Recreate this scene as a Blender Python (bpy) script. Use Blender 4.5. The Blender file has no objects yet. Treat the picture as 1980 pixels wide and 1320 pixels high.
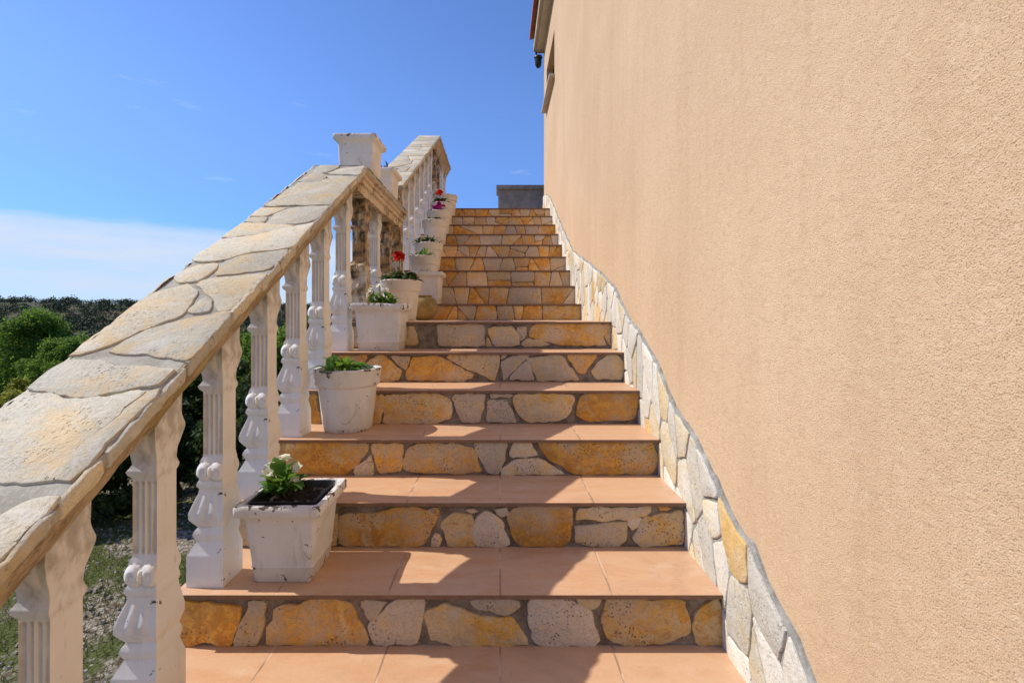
import bpy, bmesh, math, random
import numpy as np
from mathutils import Vector, noise

random.seed(7)
C = bpy.context.scene.collection
sc = bpy.context.scene
E = 1.65                      # eye height above the ground; measured heights below are relative to the eye

# ------------------------------------------------------------------ camera
cam_d = bpy.data.cameras.new('camera'); cam = bpy.data.objects.new('camera', cam_d); C.objects.link(cam)
cam.location = (0, 0, E); cam.rotation_euler = (math.radians(90), 0, 0)
cam_d.sensor_width = 36; cam_d.lens = 930/1980*36
cam_d.shift_x = 23/1980; cam_d.shift_y = -50/1980
cam_d.clip_start = 0.05; cam_d.clip_end = 3000
sc.camera = cam

# ------------------------------------------------------------------ light
SUN = Vector((-0.95, 0.12, 1.0)).normalized()
elev = math.asin(SUN.z); rot = math.atan2(SUN.x, SUN.y)
sd = bpy.data.lights.new('sun', 'SUN'); sd.energy = 4.6; sd.angle = math.radians(0.5); sd.color = (1.0, 0.93, 0.83)
so = bpy.data.objects.new('sun', sd); C.objects.link(so)
so.rotation_euler = SUN.to_track_quat('Z', 'Y').to_euler()
w = bpy.data.worlds.new('World'); sc.world = w; w.use_nodes = True
nt = w.node_tree; nt.nodes.clear()
def wn(t, **k):
    n = nt.nodes.new(t)
    for a, b in k.items(): setattr(n, a, b)
    return n
sky = wn('ShaderNodeTexSky', sky_type='NISHITA', sun_disc=False, sun_elevation=elev, sun_rotation=rot,
         air_density=1.0, dust_density=0.25, ozone_density=3.0, altitude=300)
bg = wn('ShaderNodeBackground'); bg.inputs['Strength'].default_value = 0.15
hs = wn('ShaderNodeVectorMath', operation='MULTIPLY'); hs.inputs[1].default_value = (0.76, 0.92, 1.27)   # deeper blue than the model's air
nt.links.new(sky.outputs[0], hs.inputs[0])
tcs = wn('ShaderNodeTexCoord'); sps = wn('ShaderNodeSeparateXYZ'); nt.links.new(tcs.outputs['Generated'], sps.inputs[0])
hz = wn('ShaderNodeMapRange', interpolation_type='SMOOTHSTEP'); nt.links.new(sps.outputs['Z'], hz.inputs[0]); hz.inputs[1].default_value = 0.0; hz.inputs[2].default_value = 0.42
hm = wn('ShaderNodeMix', data_type='RGBA'); nt.links.new(hz.outputs[0], hm.inputs[0]); hm.inputs[6].default_value = (0.50, 0.66, 0.80, 1); hm.inputs[7].default_value = (1, 1, 1, 1)
hs2 = wn('ShaderNodeVectorMath', operation='MULTIPLY'); nt.links.new(hs.outputs[0], hs2.inputs[0]); nt.links.new(hm.outputs[2], hs2.inputs[1]); nt.links.new(hs2.outputs[0], bg.inputs['Color'])
cl = wn('ShaderNodeBackground'); cl.inputs['Color'].default_value = (0.68, 0.80, 1.0, 1); cl.inputs['Strength'].default_value = 0.92
tc = wn('ShaderNodeTexCoord'); sep = wn('ShaderNodeSeparateXYZ'); nt.links.new(tc.outputs['Generated'], sep.inputs[0])
mp = wn('ShaderNodeMapping'); mp.inputs['Scale'].default_value = (3, 3, 22); nt.links.new(tc.outputs['Generated'], mp.inputs[0])
n1 = wn('ShaderNodeTexNoise'); n1.inputs['Scale'].default_value = 1.0; n1.inputs['Detail'].default_value = 7; n1.inputs['Roughness'].default_value = 0.6
nt.links.new(mp.outputs[0], n1.inputs['Vector'])
def wmath(op, a, b=None, clamp=False):
    n = wn('ShaderNodeMath', operation=op, use_clamp=clamp)
    for i, v in enumerate((a, b)):
        if v is None: continue
        if isinstance(v, (int, float)): n.inputs[i].default_value = v
        else: nt.links.new(v, n.inputs[i])
    return n.outputs[0]
ze = wmath('ADD', sep.outputs['Z'], wmath('MULTIPLY', wmath('SUBTRACT', n1.outputs[0], 0.5), 0.07))
mr = wn('ShaderNodeMapRange', interpolation_type='SMOOTHSTEP'); nt.links.new(ze, mr.inputs[0])
mr.inputs[1].default_value = 0.153; mr.inputs[2].default_value = 0.134; mr.inputs[3].default_value = 0; mr.inputs[4].default_value = 1
fade = wn('ShaderNodeMapRange'); nt.links.new(sep.outputs['Z'], fade.inputs[0])
fade.inputs[1].default_value = 0.0; fade.inputs[2].default_value = 0.14; fade.inputs[3].default_value = 0.75; fade.inputs[4].default_value = 0.95
band = wmath('MULTIPLY', mr.outputs[0], wmath('MULTIPLY', fade.outputs[0], wmath('ADD', wmath('MULTIPLY', n1.outputs[0], 1.9), -0.05), True), True)
# thin wisps higher up
mp2 = wn('ShaderNodeMapping'); mp2.inputs['Scale'].default_value = (5, 5, 26); mp2.inputs['Location'].default_value = (1.3, .4, 2)
nt.links.new(tc.outputs['Generated'], mp2.inputs[0])
n2 = wn('ShaderNodeTexNoise'); n2.inputs['Scale'].default_value = 1.3; n2.inputs['Detail'].default_value = 8; n2.inputs['Roughness'].default_value = 0.65
nt.links.new(mp2.outputs[0], n2.inputs['Vector'])
wr = wn('ShaderNodeMapRange'); nt.links.new(n2.outputs[0], wr.inputs[0])
wr.inputs[1].default_value = 0.64; wr.inputs[2].default_value = 0.80; wr.inputs[3].default_value = 0; wr.inputs[4].default_value = 0.4
tot = wmath('ADD', band, wr.outputs[0], True)
ms = wn('ShaderNodeMixShader'); nt.links.new(tot, ms.inputs[0]); nt.links.new(bg.outputs[0], ms.inputs[1]); nt.links.new(cl.outputs[0], ms.inputs[2])
ow = wn('ShaderNodeOutputWorld'); nt.links.new(ms.outputs[0], ow.inputs[0])
sc.view_settings.view_transform = 'Standard'; sc.view_settings.look = 'None'; sc.view_settings.gamma = 1
sc.view_settings.exposure = 0.05
sc.render.engine = 'CYCLES'
sc.cycles.max_bounces = 8; sc.cycles.diffuse_bounces = 5
try: sc.cycles.use_denoising = True
except Exception: pass

# ------------------------------------------------------------------ helpers
def S(r, g, b):               # sRGB 0..255 -> linear
    f = lambda c: (c/12.92 if c <= 0.04045 else ((c+0.055)/1.055)**2.4)
    return (f(r/255), f(g/255), f(b/255), 1)

def tag(o, label=None, cat=None, group=None, kind=None):
    if label: o['label'] = label
    if cat: o['category'] = cat
    if group: o['group'] = group
    if kind: o['kind'] = kind
    return o

def empty(name, loc, rz=0):
    o = bpy.data.objects.new(name, None); C.objects.link(o)
    o.location = loc; o.rotation_euler = (0, 0, rz); o.empty_display_size = 0.1
    return o

def link(name, me, m, parent=None, world=False, smooth=None):
    """link mesh data; world=True: the mesh is in world coordinates and its parent sits elsewhere"""
    if m is not None:
        for mm in (m if isinstance(m, (list, tuple)) else [m]): me.materials.append(mm)
    if smooth is not None:
        me.polygons.foreach_set('use_smooth', [True]*len(me.polygons))
        me.set_sharp_from_angle(angle=math.radians(smooth))
    o = bpy.data.objects.new(name, me); C.objects.link(o)
    if parent is not None:
        o.parent = parent
        if world: o.location = [-c for c in parent.location]
    return o

def from_bm(bm, name):
    bmesh.ops.recalc_face_normals(bm, faces=bm.faces)
    me = bpy.data.meshes.new(name); bm.to_mesh(me); bm.free(); return me

def box(bm, x0, x1, y0, y1, z0, z1, mi=0):
    v = [bm.verts.new((x, y, z)) for z in (z0, z1) for y in (y0, y1) for x in (x0, x1)]
    for f in ((0,2,3,1), (4,5,7,6), (0,1,5,4), (2,6,7,3), (0,4,6,2), (1,3,7,5)):
        fa = bm.faces.new([v[i] for i in f]); fa.material_index = mi

def tube(bm, pts, rads, n=8, cap=True):
    pts = [Vector(p) for p in pts]; rings = []
    for i, p in enumerate(pts):
        d = (pts[min(i+1, len(pts)-1)] - pts[max(i-1, 0)]).normalized()
        a = d.cross(Vector((0, 0, 1)) if abs(d.z) < .9 else Vector((1, 0, 0))).normalized(); b = d.cross(a)
        rings.append([bm.verts.new(p + (a*math.cos(t) + b*math.sin(t))*rads[i]) for t in [2*math.pi*k/n for k in range(n)]])
    for r0, r1 in zip(rings, rings[1:]):
        for k in range(n): bm.faces.new((r0[k], r0[(k+1) % n], r1[(k+1) % n], r1[k]))
    if cap:
        bm.faces.new(rings[0][::-1]); bm.faces.new(rings[-1])

def loft(bm, rings, close=True, cap0=True, cap1=True):
    R = [[bm.verts.new(p) for p in r] for r in rings]
    n = len(R[0])
    for a, b in zip(R, R[1:]):
        for k in range(n if close else n-1): bm.faces.new((a[k], a[(k+1) % n], b[(k+1) % n], b[k]))
    if cap0: bm.faces.new(R[0][::-1])
    if cap1: bm.faces.new(R[-1])
    return R

def quads_mesh(name, P):      # P: (n,4,3)
    n = len(P); me = bpy.data.meshes.new(name)
    me.vertices.add(4*n); me.vertices.foreach_set('co', P.reshape(-1).astype(np.float32))
    me.loops.add(4*n); me.loops.foreach_set('vertex_index', np.arange(4*n, dtype=np.int32))
    me.polygons.add(n); me.polygons.foreach_set('loop_start', np.arange(0, 4*n, 4, dtype=np.int32))
    me.update(calc_edges=True); return me

# ------------------------------------------------------------------ materials
class Mat:
    def __init__(s, name, rough=0.8, spec=0.3):
        s.m = bpy.data.materials.new(name); s.m.use_nodes = True; s.nt = s.m.node_tree
        s.b = s.nt.nodes['Principled BSDF']; s.b.inputs['Roughness'].default_value = rough
        s.b.inputs['Specular IOR Level'].default_value = spec
        s.co = s.n('ShaderNodeTexCoord').outputs['Object']
    def n(s, t, **k):
        x = s.nt.nodes.new(t)
        for a, b in k.items(): setattr(x, a, b)
        return x
    def set(s, sock, v):
        if isinstance(v, (int, float, tuple)): sock.default_value = v
        else: s.nt.links.new(v, sock)
    def map(s, scale, loc=(0, 0, 0), src=None):
        m = s.n('ShaderNodeMapping'); s.set(m.inputs[0], src or s.co); m.inputs['Scale'].default_value = scale; m.inputs['Location'].default_value = loc
        return m.outputs[0]
    def noise(s, scale, detail=4, rough=0.55, vec=None, dist=0):
        x = s.n('ShaderNodeTexNoise'); s.set(x.inputs['Vector'], vec or s.co)
        x.inputs['Scale'].default_value = scale; x.inputs['Detail'].default_value = detail; x.inputs['Roughness'].default_value = rough
        x.inputs['Distortion'].default_value = dist
        return x.outputs[0]
    def vor(s, scale, feature='F1', vec=None, out='Distance'):
        x = s.n('ShaderNodeTexVoronoi', feature=feature); s.set(x.inputs['Vector'], vec or s.co); x.inputs['Scale'].default_value = scale
        return x.outputs[out]
    def ramp(s, v, a, b, c=0., d=1., smooth=True):
        x = s.n('ShaderNodeMapRange', interpolation_type='SMOOTHSTEP' if smooth else 'LINEAR'); s.set(x.inputs[0], v)
        for i, q in enumerate((a, b, c, d)): s.set(x.inputs[i+1], q)
        return x.outputs[0]
    def math(s, op, a, b=0., clamp=False):
        x = s.n('ShaderNodeMath', operation=op, use_clamp=clamp); s.set(x.inputs[0], a); s.set(x.inputs[1], b); return x.outputs[0]
    def mix(s, f, a, b, blend='MIX'):
        x = s.n('ShaderNodeMix', data_type='RGBA', blend_type=blend); s.set(x.inputs[0], f); s.set(x.inputs[6], a); s.set(x.inputs[7], b)
        return x.outputs[2]
    def attr(s, name):
        x = s.n('ShaderNodeAttribute'); x.attribute_name = name
        q = s.n('ShaderNodeSeparateColor'); s.set(q.inputs[0], x.outputs['Color']); return x.outputs['Color'], q.outputs
    def col(s, v): s.set(s.b.inputs['Base Color'], v); return s
    def bump(s, *layers):     # (height, strength, distance)
        prev = None
        for h, st, di in layers:
            x = s.n('ShaderNodeBump'); s.set(x.inputs['Height'], h); x.inputs['Strength'].default_value = st; x.inputs['Distance'].default_value = di
            if prev is not None: s.nt.links.new(prev, x.inputs['Normal'])
            prev = x.outputs[0]
        s.nt.links.new(prev, s.b.inputs['Normal']); return s
    def xyz(s):
        q = s.n('ShaderNodeSeparateXYZ'); s.set(q.inputs[0], s.co); return q.outputs

def mat_stucco():
    m = Mat('peach_stucco', .9, .2)
    big = m.noise(0.9, 3); streak = m.noise(1.0, 4, vec=m.map((5, 5, .5))); g = m.noise(340, 2, .5); g2 = m.noise(170, 3, .6)
    c = m.mix(m.ramp(big, .3, .7), (0.61, 0.425, 0.258, 1), (0.68, 0.485, 0.305, 1))
    c = m.mix(m.ramp(streak, .45, .70, 0, .28), c, (0.52, 0.345, 0.205, 1))
    c = m.mix(m.ramp(m.noise(1.0, 3, vec=m.map((22, 22, .8), (3, 3, 3))), .5, .7, 0, .12), c, (0.50, 0.32, 0.19, 1))
    pit = m.ramp(m.math('ADD', m.math('MULTIPLY', g, .65), m.math('MULTIPLY', g2, .35)), .44, .36)
    c = m.mix(m.math('MULTIPLY', pit, .6), c, (0.30, 0.185, 0.10, 1))
    c = m.mix(m.ramp(m.noise(3.2, 5, .7, m.map((1, 1, .7), (7, 1, 2))), .5, .68, 0, .22), c, (0.52, 0.34, 0.20, 1))
    c = m.mix(m.ramp(m.noise(62, 4, .75, m.map((1, .55, 1), (2, 5, 9))), .5, .66, 0, .30), c, (0.46, 0.29, 0.165, 1))
    c = m.mix(m.ramp(m.noise(75, 4, .75, m.map((1, .55, 1), (8, 5, 2))), .54, .66, 0, .35), c, (0.76, 0.58, 0.40, 1))
    m.col(c)
    m.bump((m.noise(60, 3), .35, .003), (m.noise(9, 3), .2, .01), (m.noise(2.2, 2), .12, .03), (g2, .6, .0028), (g, .8, .002))
    return m.m

def mat_stone(name, shade):
    """shade: 'riser' ochre stones, 'cap' pale flags, 'wall' white flags with some ochre"""
    m = Mat(name, .75, .3)
    _, (r, g, b) = m.attr('tint')
    off = m.n('ShaderNodeVectorMath', operation='SCALE'); ac = m.n('ShaderNodeAttribute'); ac.attribute_name = 'tint'
    m.set(off.inputs[0], ac.outputs['Color']); off.inputs['Scale'].default_value = 9
    ad = m.n('ShaderNodeVectorMath', operation='ADD'); m.set(ad.inputs[0], m.co); m.set(ad.inputs[1], off.outputs[0]); v = ad.outputs[0]
    nz = m.noise(11, 9, .68, v, .5); n2 = m.noise(30, 8, .72, v, .4); n3 = m.noise(120, 3, .6, v); n4 = m.noise(5, 3, .5, v)
    if shade == 'riser':
        grey, tan, org, rust = (0.58, 0.47, 0.35, 1), (0.66, 0.48, 0.24, 1), (0.74, 0.40, 0.07, 1), (0.52, 0.21, 0.03, 1)
    elif shade == 'cap':
        grey, tan, org, rust = (0.52, 0.49, 0.39, 1), (0.60, 0.52, 0.36, 1), (0.60, 0.44, 0.21, 1), (0.44, 0.29, 0.13, 1)
    else:
        grey, tan, org, rust = (0.66, 0.63, 0.54, 1), (0.68, 0.56, 0.33, 1), (0.63, 0.44, 0.17, 1), (0.58, 0.31, 0.08, 1)
    # r: how ochre this stone is; patches vary within the stone
    amp = 2.3 if shade == 'riser' else 1.1
    k = m.math('ADD', r, m.math('MULTIPLY', m.math('SUBTRACT', nz, .5), amp))
    c = m.mix(m.ramp(k, .15, .45), grey, tan)
    c = m.mix(m.ramp(k, .5, .8), c, org)
    c = m.mix(m.ramp(m.math('ADD', m.math('MULTIPLY', n2, 1.2), m.math('MULTIPLY', r, .35)), .78, 1.0, 0, .8), c, rust)
    c = m.mix(m.ramp(m.math('ADD', m.math('MULTIPLY', n4, .6), m.math('MULTIPLY', n2, .4)), .46, .6, 0, .72 if shade == 'riser' else .3), c, (0.60, 0.49, 0.34, 1) if shade == 'riser' else tuple(x*1.12 for x in grey[:3])+(1,))
    vein = m.noise(14, 6, .7, m.map((1, 1, 1), (4, 4, 4), v), 2.5)
    c = m.mix(m.ramp(m.math('ABSOLUTE', m.math('SUBTRACT', vein, .5)), .018, .003, 0, .6), c, tuple(x*.45 for x in tan[:3])+(1,))
    pm = m.ramp(m.noise(7, 3, .5, m.map((1, 1, 1), (9, 2, 5), v)), .5, .6)             # patches of pitted stone
    pits = m.ramp(m.vor(95, 'F1', v), .38, .22)
    pitm = m.math('MULTIPLY', m.math('MULTIPLY', pits, pm), m.ramp(n3, .42, .56))
    c = m.mix(m.math('MULTIPLY', pitm, .8 if shade == 'riser' else .35), c, (0.09, 0.06, 0.03, 1))
    c = m.mix(m.ramp(n3, .54, .72, 0, .4 if shade == 'riser' else .25), c, tuple(x*.5 for x in tan[:3])+(1,))
    if shade == 'cap':
        c = m.mix(m.ramp(m.noise(13, 6, .75, m.map((1, .45, 1), src=v), 1.), .52, .68, 0, .5), c, (0.40, 0.37, 0.31, 1))
        c = m.mix(m.ramp(m.noise(5, 7, .7, m.map((1, 1, 1), (2, 8, 1), v), .6), .5, .62, 0, .6), c, (0.64, 0.46, 0.22, 1))
        c = m.mix(m.ramp(m.noise(6, 7, .75, m.map((1, 1, 1), (7, 3, 1), v), .6), .54, .64, 0, .55), c, (0.66, 0.63, 0.56, 1))
        c = m.mix(m.ramp(m.noise(48, 5, .75, m.map((1, 1, 1), (3, 3, 1), v)), .60, .68, 0, .6), c, (0.20, 0.17, 0.12, 1))
    br = m.ramp(g, 0, 1, .82, 1.12)
    cc = m.n('ShaderNodeVectorMath', operation='SCALE'); m.set(cc.inputs[0], c); m.set(cc.inputs['Scale'], br)
    m.col(cc.outputs[0])
    facet = m.vor(15, 'F1', m.n('ShaderNodeVectorMath', operation='ADD').outputs[0] if False else v)
    if shade == 'cap': m.bump((nz, .3, .004), (n2, .9, .004), (vein, .5, .004), (pitm, .9, -.003), (n3, .9, .0018))
    else: m.bump((nz, .4, .009), (facet, .35, .010), (n2, .9, .007), (vein, .35, .004), (pitm, .8, -.003), (n3, .7, .0018))
    return m.m

def mat_mortar(name, base=(0.19, 0.155, 0.115, 1), dark=(0.085, 0.065, 0.045, 1)):
    m = Mat(name, .95, .15)
    c = m.mix(m.ramp(m.noise(14, 5, .65), .35, .68), dark, base)
    c = m.mix(m.ramp(m.noise(160, 2), .5, .72, 0, .3), c, tuple(x*1.5 for x in base[:3])+(1,))
    m.col(c); m.bump((m.noise(60, 4), .6, .004), (m.noise(260, 2), .5, .0015)); return m.m

def mat_tile():
    m = Mat('terracotta_tile', .42, .4)
    x, y, z = m.xyz()
    fx = m.math('ABSOLUTE', m.math('SUBTRACT', m.math('FRACT', m.math('ADD', m.math('DIVIDE', x, .352), 100.5)), .5))     # 0 at joint
    joint = m.ramp(fx, .006, .011, 1, 0)
    idx = m.math('FLOOR', m.math('ADD', m.math('DIVIDE', x, .352), 100.0))
    cb = m.n('ShaderNodeCombineXYZ'); m.set(cb.inputs[0], idx); m.set(cb.inputs[1], m.math('FLOOR', m.math('MULTIPLY', z, 6.0)))
    wnz = m.n('ShaderNodeTexWhiteNoise', noise_dimensions='3D'); m.set(wnz.inputs[0], cb.outputs[0])
    v = m.map((1, 3.2, 1))
    n1 = m.noise(4, 5, .6, v, .8); n2 = m.noise(60, 5, .7, v); n3 = m.noise(14, 6, .7, v, 1.5)
    c = m.mix(m.ramp(n1, .36, .66), (0.60, 0.385, 0.235, 1), (0.55, 0.31, 0.165, 1))
    c = m.mix(m.ramp(n3, .5, .72, 0, .5), c, (0.63, 0.42, 0.26, 1))
    c = m.mix(m.ramp(n2, .5, .75, 0, .30), c, (0.45, 0.22, 0.11, 1))
    c = m.mix(m.ramp(wnz.outputs['Value'], 0, 1, 0, .5), c, (0.62, 0.38, 0.22, 1))
    c = m.mix(m.ramp(m.noise(2.6, 7, .7, None, .8), .5, .68, 0, .4), c, (0.42, 0.25, 0.155, 1))
    c = m.mix(m.ramp(m.noise(170, 3, .6), .62, .72, 0, .5), c, (0.28, 0.16, 0.09, 1))
    c = m.mix(m.ramp(m.math('ADD', m.math('MULTIPLY', y, 0.0), m.noise(7, 6, .7, m.map((1, 1, 1), (5, 5, 5)))), .55, .7, 0, .35), c, (0.66, 0.50, 0.37, 1))
    c = m.mix(m.math('MULTIPLY', joint, .75), c, m.mix(m.ramp(m.noise(11, 2), .4, .6), (0.64, 0.47, 0.35, 1), (0.28, 0.18, 0.12, 1)))
    m.col(c)
    at = m.n('ShaderNodeAttribute'); at.attribute_name = 'front'         # distance from the nosing
    d = at.outputs['Fac']
    wv = m.math('SINE', m.math('MULTIPLY', d, 2*math.pi/.011))
    wmask = m.math('MULTIPLY', m.ramp(d, .082, .088, 1, 0), m.ramp(wnz.outputs['Value'], .35, .45))
    m.set(m.b.inputs['Roughness'], m.ramp(n1, .3, .7, .36, .55))
    m.bump((m.math('MULTIPLY', wv, wmask), .35, .0012), (joint, .6, -.002), (n2, .12, .002)); return m.m

def mat_nose():
    m = Mat('tile_edge_brown', .6, .3)
    m.col(m.mix(m.noise(30, 4), (0.14, 0.075, 0.045, 1), (0.30, 0.17, 0.10, 1))); m.bump((m.noise(90, 3), .3, .002)); return m.m

def mat_paint(name, base=(0.68, 0.67, 0.65, 1), chips=.5, dirt=.3, weather=0.):
    """whitewashed cast concrete: brushed paint, dark chips, dirt; weather: share of bare blackened cement"""
    m = Mat(name, .62, .35)
    n1 = m.noise(7, 5); n2 = m.noise(34, 5, .6, None, .6); n3 = m.noise(22, 4, .5, m.map((1, 1, .8), (5, 2, 1))); br = m.noise(30, 4, .6, m.map((1, 1, .25)))
    c = m.mix(m.ramp(n1, .4, .7, 0, dirt), base, (0.50, 0.47, 0.42, 1))
    c = m.mix(m.ramp(br, .5, .75, 0, .22), c, (0.60, 0.58, 0.54, 1))
    c = m.mix(m.ramp(m.noise(1.0, 6, .7, m.map((32, 32, 5), (2, 7, 1))), .56, .68, 0, .35), c, (0.42, 0.36, 0.28, 1))
    crack = m.vor(11, 'DISTANCE_TO_EDGE', m.map((1, 1, .7)))
    geo = m.n('ShaderNodeNewGeometry'); pt = m.ramp(geo.outputs['Pointiness'], .51, .58)
    chip = m.ramp(m.math('ADD', m.math('MULTIPLY', n2, .6), m.math('ADD', m.math('MULTIPLY', n3, .5), m.math('MULTIPLY', pt, .10 if chips else 0))), .735-.06*chips, .75-.06*chips)
    chip = m.math('MULTIPLY', chip, 1.0 if chips else 0)
    c = m.mix(chip, c, m.mix(m.noise(50, 2), (0.045, 0.035, 0.028, 1), (0.18, 0.14, 0.10, 1)))
    c = m.mix(m.math('MULTIPLY', m.ramp(crack, .004, .0015), m.ramp(n1, .48, .54, 0, .8)), c, (0.20, 0.16, 0.12, 1))
    if weather:
        x, y, z = m.xyz()
        f = m.ramp(m.math('ADD', m.noise(10, 6, .7, m.map((1, 1, .45))), m.math('MULTIPLY', weather, .35)), .52, .66)
        bare = m.mix(m.ramp(m.noise(16, 5, .65), .38, .62), (0.06, 0.045, 0.033, 1), (0.42, 0.27, 0.12, 1))
        c = m.mix(f, c, bare)
    m.col(c)
    m.bump((n1, .3, .006), (br, .35, .002), (chip, .5, -.0025), (m.noise(140, 3), .35, .001)); return m.m

def mat_baluster():
    m = Mat('baluster_white_paint', .6, .35)
    x, y, z = m.xyz()
    n1 = m.noise(8, 5); br = m.noise(26, 4, .6, m.map((1, 1, .2))); n2 = m.noise(30, 5, .6, m.map((1, 1, .6)))
    c = m.mix(m.ramp(n1, .42, .7, 0, .3), (0.76, 0.755, 0.74, 1), (0.60, 0.58, 0.53, 1))
    c = m.mix(m.ramp(br, .54, .70, 0, .30), c, (0.52, 0.47, 0.40, 1))
    # grime running down from the rail onto the capital (wear, it has its own ragged outline)
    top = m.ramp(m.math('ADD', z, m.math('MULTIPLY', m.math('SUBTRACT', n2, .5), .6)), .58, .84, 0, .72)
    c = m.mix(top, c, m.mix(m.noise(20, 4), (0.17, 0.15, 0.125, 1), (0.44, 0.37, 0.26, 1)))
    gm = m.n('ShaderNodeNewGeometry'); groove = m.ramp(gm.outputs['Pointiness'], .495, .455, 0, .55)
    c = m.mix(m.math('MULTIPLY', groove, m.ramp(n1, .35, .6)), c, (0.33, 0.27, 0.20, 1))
    c = m.mix(m.ramp(m.noise(5, 7, .75, m.map((1, 1, .6), (1, 6, 2))), .54, .66, 0, .42), c, (0.52, 0.45, 0.34, 1))
    chip = m.ramp(m.noise(24, 5, .6, m.map((1, 1, 1), (3, 1, 7)), .5), .68, .69)
    c = m.mix(chip, c, (0.10, 0.075, 0.055, 1))
    st = m.ramp(m.noise(1.0, 5, .6, m.map((60, 60, 3))), .60, .66, 0, .45)
    c = m.mix(m.math('MULTIPLY', st, m.ramp(n1, .45, .6)), c, (0.42, 0.30, 0.17, 1))
    m.col(c); m.bump((n1, .3, .005), (br, .3, .0015), (chip, .5, -.002), (m.noise(150, 3), .4, .001)); return m.m

def mat_beam():
    m = Mat('rail_mortar', .9, .2)
    n1 = m.noise(12, 5, .65); n2 = m.noise(5, 4, .6, m.map((1, .5, 1)))
    c = m.mix(m.ramp(n1, .35, .65), (0.31, 0.225, 0.125, 1), (0.48, 0.38, 0.24, 1))
    c = m.mix(m.ramp(n2, .48, .66, 0, .65), c, (0.33, 0.25, 0.055, 1))
    c = m.mix(m.ramp(m.noise(20, 7, .75), .5, .64, 0, .7), c, (0.15, 0.105, 0.06, 1))
    c = m.mix(m.ramp(m.noise(33, 6, .75, m.map((1, 1, 1), (4, 4, 4))), .52, .64, 0, .5), c, (0.56, 0.50, 0.40, 1))
    m.col(c); m.bump((n1, .6, .010), (m.noise(34, 6, .7), .7, .006), (m.noise(120, 4), .8, .003)); return m.m

def mat_plain(name, c1, c2, scale=20, rough=.8, bump=.3, dist=.004, spec=.3):
    m = Mat(name, rough, spec); n = m.noise(scale, 5, .6)
    m.col(m.mix(m.ramp(n, .3, .7), c1, c2)); m.bump((m.noise(scale*3, 4), bump, dist)); return m.m

def mat_leaf(name, c1, c2, c3, trans=.35):
    m = Mat(name, .6, .15)
    oi = m.n('ShaderNodeNewGeometry')
    r = oi.outputs['Random Per Island']
    c = m.mix(m.ramp(r, 0, .6), c1, c2); c = m.mix(m.ramp(r, .75, 1, 0, .8), c, c3)
    c = m.mix(m.ramp(m.noise(1.2, 3), .35, .65, 0, .45), c, c1)
    m.col(c)
    tr = m.n('ShaderNodeBsdfTranslucent'); m.set(tr.inputs[0], m.mix(.5, c, c3))
    mx = m.n('ShaderNodeMixShader'); mx.inputs[0].default_value = trans
    m.nt.links.new(m.b.outputs[0], mx.inputs[1]); m.nt.links.new(tr.outputs[0], mx.inputs[2])
    m.nt.links.new(mx.outputs[0], m.nt.nodes['Material Output'].inputs[0]); return m.m

def mat_ground():
    m = Mat('gravel_and_turf', .95, .15)
    n1 = m.noise(1.6, 5, .6); n2 = m.noise(25, 5, .7); st = m.vor(55, 'F1', out='Color')
    q = m.n('ShaderNodeSeparateColor'); m.set(q.inputs[0], st)
    grav = m.mix(q.outputs[0], (0.20, 0.165, 0.12, 1), (0.42, 0.38, 0.31, 1))
    earth = m.mix(n2, (0.09, 0.065, 0.04, 1), (0.17, 0.125, 0.075, 1))
    c = m.mix(m.ramp(n2, .44, .52), earth, grav)
    far = m.mix(m.ramp(m.noise(.05, 5, .6), .4, .6), (0.045, 0.07, 0.022, 1), (0.10, 0.09, 0.04, 1))
    ln = m.n('ShaderNodeVectorMath', operation='LENGTH'); m.set(ln.inputs[0], m.co)
    far = m.mix(m.ramp(m.noise(.03, 4), .54, .62, 0, .6), far, (0.13, 0.075, 0.045, 1))
    grass = m.mix(n2, (0.05, 0.075, 0.018, 1), (0.115, 0.125, 0.035, 1))
    c = m.mix(m.ramp(n1, .42, .52), c, grass)
    c = m.mix(m.ramp(ln.outputs['Value'], 9, 20), c, far)
    m.col(c); m.bump((m.vor(55), .8, .012), (n2, .6, .01)); return m.m

M_STUCCO = mat_stucco(); M_RISER = mat_stone('ochre_flagstone', 'riser'); M_CAP = mat_stone('pale_flagstone', 'cap'); M_WSTONE = mat_stone('white_flagstone', 'wall')
M_MORT = mat_mortar('dark_mortar', (0.27, 0.22, 0.165, 1), (0.13, 0.10, 0.07, 1)); M_MORT2 = mat_mortar('grey_mortar', (0.36, 0.35, 0.31, 1), (0.22, 0.21, 0.185, 1))
M_MORT3 = mat_mortar('cap_mortar', (0.44, 0.42, 0.35, 1), (0.31, 0.29, 0.24, 1))
M_WRAIL = mat_paint('streaked_cement', (0.62, 0.50, 0.34, 1), .3, .6, .12); M_TILE = mat_tile(); M_NOSE = mat_nose(); M_BAL = mat_baluster(); M_BEAM = mat_beam()
M_WEATH = mat_paint('weathered_cement', (0.62, 0.54, 0.41, 1), .5, .6, .42)
M_POTS = [mat_paint('chipped_white_paint', chips=.9, dirt=.5), mat_paint('cream_white_paint', (0.70, 0.655, 0.57, 1), chips=.35, dirt=.45)]
M_SOIL = mat_plain('potting_soil', (0.012, 0.009, 0.007, 1), (0.04, 0.028, 0.02, 1), 60, .95, .8, .01)
M_BLACK = mat_plain('black_plastic', (0.008, 0.008, 0.008, 1), (0.02, 0.02, 0.02, 1), 40, .4, .1)
M_GREY = mat_plain('grey_concrete', (0.19, 0.20, 0.20, 1), (0.29, 0.295, 0.29, 1), 8, .9, .3)
M_TRIM = mat_plain('eave_concrete', (0.40, 0.35, 0.27, 1), (0.50, 0.44, 0.35, 1), 5, .85, .2)
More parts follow.
